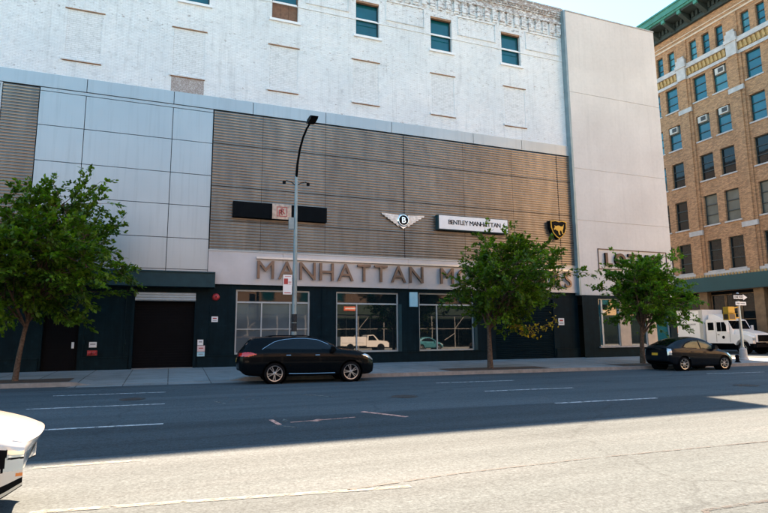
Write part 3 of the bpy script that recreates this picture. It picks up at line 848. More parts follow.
tm, a, b, h = text_mesh('B', .46, .02, lambda u,v,w: (cx-.15+u, D-.325-w, 7.89+v), .008); tm.build('letter', M['chrome'], s)
m = MB(); m.prism([(cx-.34,7.86),(cx-.12,7.66),(cx,7.58),(cx+.12,7.66),(cx+.34,7.86)], F, .16, .22); m.build('tail', M['chrome'], s)
fix(s)
s = thing('box_sign', 'long pale box sign with small black capitals on the ribbed cladding', 'sign', (16.2, D-.1, 7.6))
s['label'] = 'long pale box sign with small black capitals on the ribbed cladding'
m = MB(); m.box(13.9, 18.55, D-.46, D-.12, 7.64, 8.50); m.build('case', M['soffit'], s)
m = MB(); m.box(13.96, 18.5, D-.48, D-.46, 7.68, 8.46); m.build('face', M['whitematte'], s)
letters(s, 'BENTLEY MANHATTAN', 14.55, 18.0, 7.97, .26, D-.482, .02, M['black'], bold=0)
fix(s)
s = thing('shield_sign', 'black and gold shield emblem with a charging bull near the cladding edge', 'sign', (22.2, D-.1, 7.6))
sh = lambda k, dx=0: [(22.25+k*x+dx, 8.17+k*z) for x, z in ((-.62,.50),(-.3,.56),(0,.50),(.3,.56),(.62,.50),(.60,.1),(.45,-.28),(.22,-.52),(0,-.64),(-.22,-.52),(-.45,-.28),(-.60,.1))][::-1]
m = MB(); m.prism(sh(1.0), F, .13, .42); m.build('shield_body', M['black'], s)
m = MB(); m.prism(sh(.96), F, .42, .45); m.build('gold_border', M['yellow'], s)
m = MB(); m.prism(sh(.86), F, .45, .47); m.build('shield_face', M['black'], s)
bull = [(-.30,.10),(-.34,.22),(-.24,.16),(-.16,.20),(-.02,.22),(.12,.16),(.26,.20),(.33,.30),(.30,.14),(.27,.0),(.22,-.06),(.24,-.22),(.30,-.30),(.20,-.30),(.15,-.12),(.04,-.06),(.0,-.22),(.06,-.36),(-.04,-.36),(-.10,-.12),(-.20,-.10),(-.28,-.02),(-.37,-.08),(-.38,.02)]
m = MB(); m.prism([(22.25+x*1.05, 8.16+z) for x, z in bull][::-1], F, .47, .50); m.build('bull', M['gold'] if False else M['yellow'], s)
fix(s)
s = thing('letter_sign', 'five dark capital letters in a thin frame on the pale concrete wall', 'sign', (28, P, 5.9))
letters(s, 'LOTUS', 25.68, 30.0, 6.02, .82, P-.03, .14, M['bronze_dk'], M['black'], bold=.035)
m = MB()
for (a,b,c,d) in ((25.2,31.0,7.06,7.1),(25.2,31.0,5.78,5.82),(25.2,25.24,5.82,7.06),(30.96,31.0,5.82,7.06)): m.box(a,b,P-.05,P-.002,c,d)
m.build('sign_frame', M['bronze_dk'], s); fix(s)

def plate(name, label, cat, x, z, w, h, mat, marks=(), y=D, group=None, t=.02):
    s = thing(name, label, cat, (x, y, z), 0, group)
    m = MB(); m.box(-w/2, w/2, -t-.01, -.002, 0, h); m.build('board', mat, s)
    for (a, b, c, d, mt) in marks:
        m = MB(); m.box(-w/2+a*w, -w/2+b*w, -t-.014, -t-.01, c*h, d*h); m.build('marking', mt, s)
    return s
plate('notice', 'small square white notice on the teal wall below the red alarm bell', 'notice', 1.98, 2.42, .30, .26, M['whitematte'], ((.2,.8,.55,.75,M['redpaint']),(.2,.8,.2,.3,M['greytext'])))
plate('notice', 'pale notice sheet by the garage door, topmost of three', 'notice', 1.36, 1.32, .26, .26, M['whitematte'], ((.2,.8,.5,.7,M['greytext']),), y=D-.085)
plate('notice', 'pinkish notice sheet by the garage door, middle of three', 'notice', 1.40, 1.02, .34, .28, simple('pink_sheet',(.72,.55,.55),.6), ((.2,.8,.5,.65,M['redpaint']),), y=D-.085)
plate('notice', 'pale blue notice sheet by the garage door, lowest of three', 'notice', 1.40, .80, .34, .20, M['blueplate'], ((.2,.8,.4,.6,M['greytext']),), y=D-.09)
plate('notice', 'white notice above the red hose inlet on the teal wall', 'notice', -3.2, 1.28, .30, .24, M['whitematte'], ((.15,.85,.5,.7,M['greytext']),))
plate('notice', 'small white notice with red print right of the dark roller shutter', 'notice', 22.4, 2.26, .42, .42, M['whitematte'], ((.2,.8,.55,.78,M['redpaint']),(.15,.85,.2,.35,M['greytext'])))
plate('wall_sign', 'blank pale blue sign board between two shop windows', 'sign', 12.48, 3.27, .48, .80, M['blueplate'], y=D, t=.08)
s = thing('alarm_bell', 'round red alarm bell high on the teal wall beside the garage door', 'alarm bell', (2.0, D, 3.62))
m = MB(); m.lathe([(0,-.12),(.13,-.11),(.17,-.05),(.18,0),(0,0)], (0,0,0), 'y', 20); m.build('gong', M['redpaint'], s, True)
m = MB(); m.lathe([(0,-.15),(.03,-.15),(.03,-.11),(0,-.11)], (0,0,0), 'y', 10); m.build('bolt', M['black'], s)
s = thing('hose_inlet', 'red twin fire hose inlet low on the teal wall', 'fire inlet', (-3.2, D-.06, .98))
for dx in (-.09, .09):
    m = MB(); m.lathe([(0,-.16),(.07,-.16),(.075,-.10),(.055,-.09),(.055,0),(0,0)], (dx,0,.06), 'y', 14); m.build('cap', M['redpaint'], s, True)
m = MB(); m.box(-.2,.2,-.02,0,-.05,.17); m.build('back_plate', M['redpaint'], s)

# ------------------------------------------------------------------ street lamp and parking sign
ly = 22.9
s = thing('street_lamp', 'tall slender steel street lamp with one curved arm behind the black car', 'street lamp', (4.79, ly, .15))
m = MB(); m.tube([(0,0,0),(0,0,.9),(0,0,4),(0,0,8.42)], [.14,.115,.095,.06], 14); m.build('pole', M['steel'], s, True, sharp=50)
m = MB(); m.lathe([(0,0),(.24,0),(.24,.06),(.20,.14),(.17,.9),(.15,1.05),(0,1.05)], (0,0,0), 'z', 14); m.build('base', M['steel'], s)
m = MB(); m.tube([(0,0,8.3),(.02,-.1,8.9),(.04,-.45,9.45),(.06,-.95,9.80),(.08,-1.5,9.98),(.1,-2.15,10.04)], [.055,.052,.048,.045,.042,.04], 10); m.build('arm', M['black'], s, True)
m = MB(); m.prism([(-1.95,10.02),(-2.2,9.94),(-2.75,9.96),(-2.85,10.03),(-2.6,10.12),(-2.1,10.14)], lambda u,v,w: (.1+w, u, v), -.14, .14); m.build('lamp_head', M['black'], s)
for sx in (-1, 1):
    m = MB(); m.tube([(0,0,7.95),(.2*sx,0,8.10),(.42*sx,0,8.16),(.50*sx,0,8.12)], .018, 6)
    m.lathe([(0,-.08),(.07,-.07),(.075,.03),(.03,.07),(0,.07)], (.52*sx,0,8.08), 'z', 10); m.build('side_bracket', M['black'], s)
m = MB(); m.box(-.30,-.08,-.06,.04,6.05,6.55); m.tube([(-.2,0,6.3),(0,0,6.3)], .02, 6); m.build('control_box', M['steel'], s)
for z in (1.75, 2.12):
    m = MB(); m.tube([(0,0,z),(0,0,z+.34)], .116, 12); m.build('pasted_bill', simple('weathered_bill', (.03,.03,.032), .8, var=.7, scale=12), s)
ps = thing('parking_sign', 'small white street parking sign with a red mark fixed to the lamp pole', 'sign', (4.50, ly-.11, 3.42))
m = MB(); m.box(-.22,.15,-.012,0,0,.82); m.build('board', M['whitematte'], ps)
m = MB(); m.box(-.19,-.02,-.018,-.012,.42,.66); m.build('red_square', M['redpaint'], ps)
m = MB(); m.box(-.17,.10,-.018,-.012,.05,.085); m.box(-.15,.10,-.018,-.012,.74,.76); m.box(.0,.12,-.018,-.012,.50,.53); m.box(.0,.12,-.018,-.012,.42,.44); m.build('printing', M['redpaint'], ps)
m = MB(); m.box(-.05,.17,.0,.02,.38,.42); m.build('bracket', M['steel'], ps)

# ------------------------------------------------------------------ trees
def tree(base, lean, H0, centre, rad, seed, leafmat, label, nlimb=9, nsub=9, ntwig=8, nleaf=17, lsize=.13, extra=None, low=.0, tk=1.0):
    rnd = random.Random(seed)
    t = thing('street_tree', label, 'tree', base, 0, 'street trees on the pavement')
    C = Vector(centre); rx, ry, rz = rad
    fork = Vector((lean[0], lean[1], H0)); wood = MB()
    tr = [Vector((0,0,-.05)), Vector((lean[0]*.2, lean[1]*.2, H0*.35)), Vector((lean[0]*.55, lean[1]*.6, H0*.7)), fork]
    wood.tube(tr, [.15*tk,.115*tk,.10*tk,.09*tk], 10)
    V = []; Fc = []
    def leaf(p, d, up):
        L = lsize*rnd.uniform(.7, 1.35); Wd = L*.30
        n = Vector((rnd.gauss(0,.55), rnd.gauss(0,.55), 1.0)).normalized()
        a = (d + Vector((rnd.gauss(0,.6), rnd.gauss(0,.6), rnd.gauss(-.15,.45)))).normalized()
        b = n.cross(a)
        if b.length < .1: return
        b.normalize(); n2 = a.cross(b); i = len(V)
        V.extend([p, p+a*L*.35+b*Wd+n2*L*.07, p+a*L*.7+b*Wd*.75+n2*L*.04, p+a*L, p+a*L*.7-b*Wd*.75+n2*L*.04, p+a*L*.35-b*Wd+n2*L*.07])
        Fc.append((i, i+1, i+2, i+3)); Fc.append((i, i+3, i+4, i+5))
    def shell(u, jit=.18):
        # uneven radius: lobes
        k = 1 + .19*math.sin(4.1*u.x+seed)+.17*math.sin(5.3*u.z+2*seed+2*u.y) + rnd.uniform(-jit, jit*.6)
        return C + Vector((u.x*rx*k, u.y*ry*k, u.z*rz*k))
    golden = math.pi*(3-math.sqrt(5))
    for i in range(nlimb):
        z = -.45+1.4*(i+.5)/nlimb; z = min(z, .97); th = i*golden+seed
        u = Vector((math.cos(th)*math.sqrt(max(0,1-z*z)), math.sin(th)*math.sqrt(max(0,1-z*z)), z))
        tip = C + (shell(u, .05)-C)*.72
        mid = fork.lerp(tip, .5) + Vector((0,0,.35*rz*(.4 if z < 0 else .15)))
        start = tr[2].lerp(fork, rnd.random()) if z < .2 else fork
        pts = [start, start.lerp(mid, .5)+Vector((rnd.uniform(-.1,.1), rnd.uniform(-.1,.1), 0)), mid, mid.lerp(tip, .55)+Vector((rnd.uniform(-.12,.12),)*3), tip]
        wood.tube(pts, [.05,.042,.032,.022,.012], 6)
        for j in range(nsub):
            f = .14+.86*(j+rnd.random())/nsub
            k = f*4; a = pts[min(int(k),3)].lerp(pts[min(int(k),3)+1], k-min(int(k),3))
            d = Vector((rnd.gauss(0,1), rnd.gauss(0,1), rnd.gauss(.12,.8))); d = (d.normalized()*.95+u*.75).normalized()
            e = shell(d)
            ln = (e-a).length
            mx = max(rx, rz)*.95
            if ln > mx: e = a+(e-a)*(mx/ln)
            if e.z < low: e.z = low+rnd.random()*.4
            c1 = a.lerp(e, .5)+Vector((rnd.uniform(-.2,.2), rnd.uniform(-.2,.2), rnd.uniform(0,.25)))
            wood.tube([a, c1, e], [.018,.012,.005], 4, False)
            dd = (e-a).normalized()
            for q in range(ntwig):
                g_ = .25+.75*(q+rnd.random())/ntwig
                s0 = a.lerp(c1, g_*2) if g_ < .5 else c1.lerp(e, g_*2-1)
                td = (dd*.9+Vector((rnd.gauss(0,.6), rnd.gauss(0,.6), rnd.gauss(.05,.42)))).normalized()
                tl = rnd.uniform(.3,.75)
                if q % 2 == 0: wood.tube([s0, s0+td*tl], [.006,.003], 3, False)
                for w in range(nleaf):
                    h = rnd.random()**.7
                    leaf(s0+td*tl*h+Vector((rnd.gauss(0,.05), rnd.gauss(0,.05), -.06*h*h+rnd.gauss(0,.035))), td, None)
    wood.build('trunk', M['bark'], t, True, sharp=60)
    m = MB(); m.v = [tuple(p) for p in V]; m.f = Fc; m.build('crown', leafmat, t)
    if extra:
        V.clear(); Fc.clear(); wd = MB()
        for pts in extra:
            pts = [Vector(p) for p in pts]; wd.tube(pts, [.014]*len(pts), 4, False)
            for a, b in zip(pts[:-1], pts[1:]):
                for _ in range(int((b-a).length*42)):
                    p = a.lerp(b, rnd.random()); leaf(p+Vector((rnd.gauss(0,.10),)*1+(rnd.gauss(0,.10), rnd.gauss(0,.10))), Vector((rnd.gauss(0,1), rnd.gauss(0,.5), -.5)).normalized(), None)
        m = MB(); m.v = [tuple(p) for p in V]; m.f = Fc; o = m.build('low_branch', M['leaf_yellow'], t); o['label'] = 'low branch with yellow leaves'
        wd.build('twig', M['bark'], o)
    return t
T1 = (-5.15, 23.75, .16)
tree(T1, (.28,.1), 2.5, (.35,-.1,4.45), (2.8,2.6,2.9), 11, M['leaf'], 'largest leafy street tree, in front of the pale metal panels at the left', nlimb=17, nsub=12, ntwig=7, nleaf=24, lsize=.15, low=1.7, tk=.72)
T2 = (13.75, 22.3, .16)
tree(T2, (.0,.0), 2.0, (1.4,-.1,4.1), (2.65,2.5,2.4), 23, M['leaf'], 'middle street tree with a yellow-leaved low branch in front of the letter sign', nlimb=13, nsub=11, ntwig=7, nleaf=23, lsize=.145, low=1.8,
     extra=[[(.4,0,2.5),(.9,-.5,2.0),(1.7,-.7,1.8),(2.5,-.7,1.85),(3.4,-.6,2.3)], [(.9,-.5,2.0),(1.5,-.7,1.6),(2.1,-.7,1.5)]])
T3 = (22.95, 22.4, .16)
tree(T3, (.1,.0), 1.9, (.55,.0,3.7), (1.85,1.9,2.0), 37, M['leaf_bright'], 'bright green street tree in front of the concrete wall behind the dark hatchback', nlimb=12, nsub=10, ntwig=7, nleaf=23, lsize=.145, low=1.5)

# ------------------------------------------------------------------ vehicles
def smooth_interp(tab, x):
    xs = [p[0] for p in tab]; ys = [p[1] for p in tab]
    if x <= xs[0]: return ys[0]
    if x >= xs[-1]: return ys[-1]
    n = len(xs)
    d = [(ys[i+1]-ys[i])/(xs[i+1]-xs[i]) for i in range(n-1)]
    mm = [d[0]]+[0 if d[i-1]*d[i] <= 0 else 2*d[i-1]*d[i]/(d[i-1]+d[i]) for i in range(1, n-1)]+[d[-1]]
    i = max(k for k in range(n-1) if xs[k] <= x); h = xs[i+1]-xs[i]; t = (x-xs[i])/h
    return ys[i]*(1+2*t)*(1-t)**2+h*mm[i]*t*(1-t)**2+ys[i+1]*t*t*(3-2*t)+h*mm[i+1]*t*t*(t-1)
def inpoly(x, y, poly):
    c = False; n = len(poly)
    for i in range(n):
        x1, y1 = poly[i]; x2, y2 = poly[(i+1) % n]
        if (y1 > y) != (y2 > y) and x < (x2-x1)*(y-y1)/(y2-y1)+x1: c = not c
    return c
def wheel(parent, x, y, r, side, spokes=10, rimr=.75, rim='rim', wd=.24):
    """side -1: outer face towards -Y"""
    w = bpy.data.objects.new('wheel', None); col.objects.link(w); w.parent = parent; w.location = (x, y, r)
    w.rotation_euler = (0, random.uniform(0, 1.2), 0)
    rr = r*rimr; h = wd/2
    m = MB(); m.lathe([(rr,-h*.85),(rr+.02,-h),(r-.05,-h*.98),(r-.012,-h*.8),(r,-h*.55),(r,h*.55),(r-.012,h*.8),(r-.05,h*.98),(rr+.02,h),(rr,h*.85)], (0,0,0), 'y', 40, True); m.build('tyre', M['tyre'], w, True, sharp=45)
    m = MB(); s = side
    m.lathe([(rr+.004, s*h*.86),(rr-.02, s*h*.82),(rr-.035, s*h*.3)], (0,0,0), 'y', 40)
    m.lathe([(0, s*h*.80),(.035, s*h*.80),(.055, s*h*.70),(.06, s*h*.3)], (0,0,0), 'y', 16)
    for k in range(spokes):
        t = 2*math.pi*k/spokes if spokes != 10 else 2*math.pi*(k//2)/5+(.17 if k % 2 else -.17); c_, s_ = math.cos(t), math.sin(t); wv = .013 if spokes > 6 else .034
        px, pz = -s_, c_
        a0, a1 = .04, rr-.012
        q = []
        for (rad, ww, dep) in ((a0, wv*1.1, h*.72), (a1, wv, h*.80)):
            for sg in (-1, 1): q.append((c_*rad+px*ww*sg, s*dep, s_*rad+pz*ww*sg))
        for (rad, ww, dep) in ((a0, wv*1.1, h*.45), (a1, wv, h*.55)):
            for sg in (-1, 1): q.append((c_*rad+px*ww*sg, s*dep, s_*rad+pz*ww*sg))
        m.add(q, [(0,1,3,2),(4,6,7,5),(0,2,6,4),(1,5,7,3),(0,4,5,1),(2,3,7,6)])
    m.build('rim', M[rim], w)
    m = MB(); m.lathe([(0, s*h*.22),(rr-.02, s*h*.22)], (0,0,0), 'y', 30); m.build('brake_disc', M['blackmatte'], w)
    return w

def car(name, label, cat, loc, rz, S, paint, group=None, rim='rim', glassm='glass_car'):
    t = thing(name, label, cat, loc, rz, group)
    L = S['L']; W2 = S['W']/2; x0, x1 = 0, L
    zlo = lambda x: smooth_interp(S['zlo'], x); zsh = lambda x: smooth_interp(S['zsh'], x); ztop = lambda x: smooth_interp(S['ztop'], x)
    wp = lambda x: W2*smooth_interp(S['plan'], x); wr = lambda x: W2*smooth_interp(S['wr'], x)
    NA, NB, NC = S.get('NA', 44), 22, 16
    def ring(x):
        W = wp(x); lo, shh, tp = zlo(x), zsh(x), ztop(x); h = max(tp-shh, .0); cr = min(.055, h*.5)
        out = []
        pf = [(0,.90),(.10,.955),(.30,.985),(.52,1.0),(.74,.992),(.9,.965),(1,.925)]
        for i in range(NA+1):
            q = i/NA; bul = smooth_interp(pf, q)
            # character crease
            out.append(('A', q, W*bul, lo+(shh-lo)*q))
        ws = W*.925; we = min(wr(x), ws-.01)
        for i in range(1, NB+1):
            q = i/NB; out.append(('B', q, ws+(we-ws)*(q*.8+.2*q*q*q), shh+(h-cr)*math.sin(q*math.pi/2)**.9 if h < .1 else shh+(h-cr)*(q*1.08-.08*q*q)))
        for i in range(1, NC+1):
            q = i/NC; y = we*(1-q); out.append(('C', q, y, tp-cr*(y/we)**2.2 if we > 0 else tp))
        return out
    n = S.get('n', 170)
    X = [x0+(x1-x0)*(.5-.5*math.cos(math.pi*i/n))*.35+(x1-x0)*(i/n)*.65 for i in range(n+1)]
    rings = [ring(x) for x in X]; K = len(rings[0])
    parts = {}
    def put(cls, quad):
        mb = parts.setdefault(cls, MB()); mb.add(quad, [(0,1,2,3)])
    arch = S['arch']; ax = S['axles']; wrad = S['wheel_r']
    def side_cls(seg, x, z, q, y):
        if seg == 'A':
            for a in ax:
                if (x-a)**2+(z-wrad)**2 < arch**2: return None
            for a in ax:
                if (x-a)**2+(z-wrad)**2 < (arch+.045)**2 and S.get('cladding'): return 'trim'
            if 'strip' in S and x > 3.9 and S['strip'][0] < q < S['strip'][1]: return 'sill_trim'
            if q < S.get('trimq', .12): return 'lower_trim'
        for nm, poly, segs in S['side']:
            if seg in segs and inpoly(x, z, poly): return nm
        if seg == 'C':
            for nm, a, b, qq in S['topglass']:
                if a < x < b and q > qq: return nm
        return 'body'
    for i in range(n):
        for k in range(K-1):
            a, b, c, d = rings[i][k], rings[i+1][k], rings[i+1][k+1], rings[i][k+1]
            xm = (X[i]+X[i+1])/2; zm = (a[3]+b[3]+c[3]+d[3])/4; q = (c[1] if c[0] != a[0] else (a[1]+c[1])/2); seg = c[0]
            cls = side_cls(seg, xm, zm, q, a[2])
            if cls is None: continue
            for sg in (-1, 1):
                p = [(X[i], sg*a[2], a[3]), (X[i+1], sg*b[2], b[3]), (X[i+1], sg*c[2], c[3]), (X[i], sg*d[2], d[3])]
                put(cls, p if sg < 0 else p[::-1])
    # ends
    NU = 24
    for end, xi, sgn in (('rear', 0, -1), ('front', n, 1)):
        rg = rings[xi]; bul = S['bulge'][0 if sgn < 0 else 1]
        zl, zt = rg[0][3], rg[-1][3]
        def pt(k, u):
            y, z = rg[k][2], rg[k][3]; h = (z-zl)/(zt-zl)
            bz = smooth_interp(S['nose'], h) if (sgn > 0 and 'nose' in S) else .35+.65*math.sin(math.pi*min(max(h*.9+.12,0),1))
            return (X[xi]+sgn*bul*(1-abs(u)**2.6)*bz, u*y, z)
        for k in range(K-1):
            for j in range(NU):
                u0, u1 = -1+2*j/NU, -1+2*(j+1)/NU
                p = [pt(k,u0), pt(k,u1), pt(k+1,u1), pt(k+1,u0)]
                ym = sum(q[1] for q in p)/4; zm = sum(q[2] for q in p)/4; cls = 'body'
                if rg[k+1][0] == 'A' and rg[k+1][1] < S.get('trimq', .12): cls = 'lower_trim'
                for nm, (ya, yb, za, zb) in S['ends'][end]:
                    if ya < abs(ym) < yb and za < zm < zb: cls = nm
                put(cls, p if sgn > 0 else p[::-1])
    # merge vertices per part and build
    matof = dict(body=paint, trim='black', lower_trim='black' if S.get('blacktrim', True) else paint, side_window=glassm, windshield=glassm, rear_window='glass_car', headlight='lens', tail_light=S.get('tail','red'), grille='black', number_plate='plate', fog_light='lens', chrome_strip='carteal', lamp_line='black', sill_trim='black', indicator='amber', pillar_trim='black')
    for cls, mb in parts.items():
        key = {}; vs = []; fs = []
        for f in mb.f:
            idx = []
            for i in f:
                p = mb.v[i]; kk = (round(p[0],4), round(p[1],4), round(p[2],4))
                if kk not in key: key[kk] = len(vs); vs.append(p)
                if key[kk] not in idx: idx.append(key[kk])
            if len(idx) > 2: fs.append(tuple(idx))
        mb.v, mb.f = vs, fs
        for isl in (islands(mb) if cls in ('side_window','headlight','tail_light','indicator','rear_window','trim','sill_trim') else [mb]):
            if len(isl.f) > 3: isl.build(cls, M[matof[cls]], t, True, sharp=38)
    # wheel wells, underside
    m = MB(); m.box(.25, L-.25, -W2*.86, W2*.86, max(S['zlo'][1][1], .2)+.02, .34)
    for a in ax:
        for sg in (-1, 1): m.lathe([(arch+.005, 0), (arch+.005, -sg*.32), (.0, -sg*.32)], (a, sg*(wp(a)*.955), wrad), 'y', 28)
    m.build('underbody', M['blackmatte'], t)
    for a in ax:
        for sg in (-1, 1): wheel(t, a, sg*(W2-.14), wrad, sg, S.get('spokes', 10), rim=rim)
    def on(x, z):      # outer surface point
        rg = ring(x); 
        for i in range(len(rg)-1):
            if rg[i][3] <= z <= rg[i+1][3]:
                f = (z-rg[i][3])/max(rg[i+1][3]-rg[i][3],1e-6); return rg[i][2]*(1-f)+rg[i+1][2]*f
        return rg[0][2]
    # door seams
    m = MB()
    for xs_ in S['seams']:
        for sg in (-1, 1):
            pts = []
            for kx, kz in xs_: pts.append((kx, sg*(on(kx, kz)-.003), kz))
            m.tube(pts, .007, 4, False)
    m.build('door_seam', M['blackmatte'], t)
    for (hx, hz) in S['handles']:
        for sg in (-1, 1):
            m = MB(); y = on(hx, hz); m.tube([(hx-.09, sg*(y-.01), hz), (hx-.08, sg*(y+.03), hz), (hx+.08, sg*(y+.03), hz), (hx+.09, sg*(y-.01), hz)], .014, 6); m.build('door_handle', M[S.get('handle','chrome')], t)
    mx, mz = S['mirror']
    for sg in (-1, 1):
        y = on(mx, mz); m = MB(); m.prism([(mx-.03,mz-.05),(mx+.10,mz-.06),(mx+.16,mz+.02),(mx+.10,mz+.13),(mx-.02,mz+.15)], lambda u,v,w: (u, w, v), sg*(y+.02), sg*(y+.22)); m.build('wing_mirror', M[paint], t)
    if 'chrome' in S:
        m = MB()
        for pl_ in S['chrome']:
            for sg in (-1, 1): m.tube([(a, sg*(on(a, b)+.003), b) for a, b in pl_], .009, 5, False)
        m.build('chrome_trim', M['chrome'], t)
    for b_ in S.get('bars', []):
        for sg in (-1, 1): m = MB(); m.tube([(a, sg*(y+.0), z) for a, y, z in b_], .018, 5); m.build('roof_rail', M['black'], t)
    return t

SUV = dict(L=4.98, W=1.96, wheel_r=.375, arch=.44, axles=(1.24, 4.06), n=200, bulge=(.10,.14),
  zlo=[(0,.50),(.25,.33),(.8,.28),(4.2,.26),(4.75,.27),(4.98,.34)],
  zsh=[(0,1.12),(.4,1.20),(1.2,1.22),(2.5,1.20),(3.6,1.18),(4.3,1.11),(4.75,1.0),(4.98,.84)],
  ztop=[(0,1.16),(.08,1.27),(.24,1.50),(.40,1.66),(.55,1.70),(1.1,1.73),(1.8,1.74),(2.5,1.73),(2.98,1.65),(3.35,1.47),(3.78,1.26),(4.2,1.205),(4.6,1.12),(4.85,1.0),(4.98,.86)],
  plan=[(0,.80),(.12,.92),(.4,.98),(1.2,1.0),(3.9,1.0),(4.4,.95),(4.75,.84),(4.98,.66)],
  wr=[(0,.76),(.5,.70),(1.5,.69),(2.8,.68),(3.2,.70),(3.75,.80),(4.5,.72),(4.98,.52)],
  side=[('side_window', [(.84,1.28),(1.20,1.50),(1.62,1.60),(2.35,1.63),(2.78,1.58),(3.20,1.42),(3.50,1.26),(3.40,1.24),(2.0,1.25)], 'B'),
        ('tail_light', [(-.05,1.02),(.0,1.17),(.40,1.155),(.62,1.08),(.30,1.0)], 'A'), ('headlight', [(4.50,1.0),(4.62,1.04),(4.85,.96),(5.0,.86),(4.97,.79),(4.75,.90)], 'AB')],
  topglass=[('windshield', 2.98, 3.66, .06), ('rear_window', .12, .44, .1)],
  ends=dict(rear=[('tail_light', (.52,1.0,1.0,1.14)), ('number_plate', (0,.2,.78,.92))], front=[('grille', (0,.42,.52,.76)), ('headlight', (.46,1,.68,.80))]),
  seams=[[(2.42,.42),(2.40,.8),(2.42,1.18)],[(3.52,.42),(3.55,.8),(3.50,1.15)],[(1.45,.9),(1.40,1.05),(1.30,1.19)]],
  handles=[(1.72,1.06),(2.78,1.05)], mirror=(3.30,1.22), cladding=False, spokes=10, trimq=.10,
  chrome=[[(.78,1.255),(.95,1.37),(1.20,1.515),(1.40,1.575),(1.62,1.612),(2.0,1.64),(2.35,1.642),(2.78,1.592),(3.0,1.51),(3.22,1.41)], [(1.75,.36),(2.5,.35),(3.45,.35)]], bars=[[(1.0,.66,1.72),(1.2,.66,1.755),(2.3,.66,1.755),(2.6,.66,1.71)]])
rz = -math.atan(KS)
for k in ('zsh','ztop'): SUV[k] = [(a, b*.985) for a, b in SUV[k]]
SUV['side'] = [(n_, [(a, b*.985) for a, b in p_], sg_) for n_, p_, sg_ in SUV['side']]
SUV['chrome'] = [[(a, b*.985) for a, b in q_] for q_ in SUV['chrome']]; SUV['bars'] = [[(a, y_, b*.985) for a, y_, b in q_] for q_ in SUV['bars']]
SUV['handles'] = [(a, b*.96) for a, b in SUV['handles']]; SUV['mirror'] = (3.30, 1.17)
suv = car('parked_car', 'black estate-bodied parked car with red tail lights beside the lamp pole', 'car', (2.42, 21.40, 0), rz, SUV, 'carblack', 'cars parked along the kerb')

HB = dict(L=4.46, W=1.745, wheel_r=.315, arch=.37, axles=(.90, 3.60), n=180, bulge=(.10,.14),
  zlo=[(0,.42),(.25,.28),(.8,.20),(3.8,.18),(4.3,.20),(4.46,.26)],
  zsh=[(0,.98),(.4,1.02),(1.2,1.0),(2.5,.94),(3.2,.90),(3.8,.82),(4.2,.70),(4.46,.58)],
  ztop=[(0,1.06),(.12,1.13),(.45,1.25),(1.0,1.40),(1.6,1.48),(2.05,1.49),(2.5,1.42),(2.95,1.24),(3.35,1.03),(3.7,.91),(4.1,.80),(4.35,.68),(4.46,.60)],
  plan=[(0,.84),(.12,.93),(.4,.97),(1.2,1.0),(3.5,1.0),(4.0,.93),(4.3,.80),(4.46,.66)],
  wr=[(0,.70),(.5,.66),(1.5,.66),(2.3,.66),(2.8,.70),(3.4,.80),(4.0,.72),(4.46,.5)],
  side=[('side_window', [(.95,1.06),(1.20,1.22),(1.62,1.33),(2.02,1.36),(2.02,1.0)], 'B'), ('side_window', [(2.10,1.0),(2.10,1.365),(2.55,1.28),(3.0,1.06),(3.05,.97)], 'B'), ('pillar_trim', [(.80,1.04),(1.20,1.27),(1.62,1.37),(2.15,1.40),(2.6,1.30),(3.1,1.06),(3.1,.96),(2.0,.98)], 'B'),
        ('tail_light', [(-.05,.72),(-.05,1.02),(.16,1.0),(.14,.74)], 'AB'), ('headlight', [(3.85,.74),(3.95,.80),(4.2,.72),(4.5,.6),(4.4,.52),(4.1,.6)], 'AB')],
  topglass=[('windshield', 2.35, 3.28, .06), ('rear_window', .14, .95, .1)],
  ends=dict(rear=[('tail_light', (.66,1.0,.70,.98)), ('number_plate', (0,.16,.70,.82)), ('rear_window', (0,.5,.92,1.02))], front=[('grille', (0,.35,.30,.45)), ('headlight', (.46,1,.5,.6))]),
  seams=[[(2.02,.34),(2.0,.7),(2.02,.96)],[(3.02,.34),(3.06,.6),(3.0,.90)],[(1.22,.75),(1.10,.9),(1.05,.98)]],
  handles=[(1.45,.86),(2.3,.84)], mirror=(2.86,1.0), handle='cardark', spokes=7, trimq=.10, tail='lens')
kx = .86
HB['L'] *= kx; HB['ztop'] = [(a, b*1.03) for a, b in HB['ztop']]; HB['axles'] = [a*kx for a in HB['axles']]; HB['mirror'] = (HB['mirror'][0]*kx, HB['mirror'][1])
for k in ('zlo','zsh','ztop','plan','wr'): HB[k] = [(a*kx, b) for a, b in HB[k]]
HB['side'] = [(n_, [(a*kx, b) for a, b in p_], sg_) for n_, p_, sg_ in HB['side']]
HB['topglass'] = [(n_, a*kx, b*kx, q_) for n_, a, b, q_ in HB['topglass']]
HB['seams'] = [[(a*kx, b) for a, b in q_] for q_ in HB['seams']]; HB['handles'] = [(a*kx, b) for a, b in HB['handles']]
hb = car('parked_car', 'dark hatchback parked by the far kerb under the bright green tree', 'car', (21.2, 19.85, 0), rz, HB, 'cardark', 'cars parked along the kerb', glassm='glass_clear')

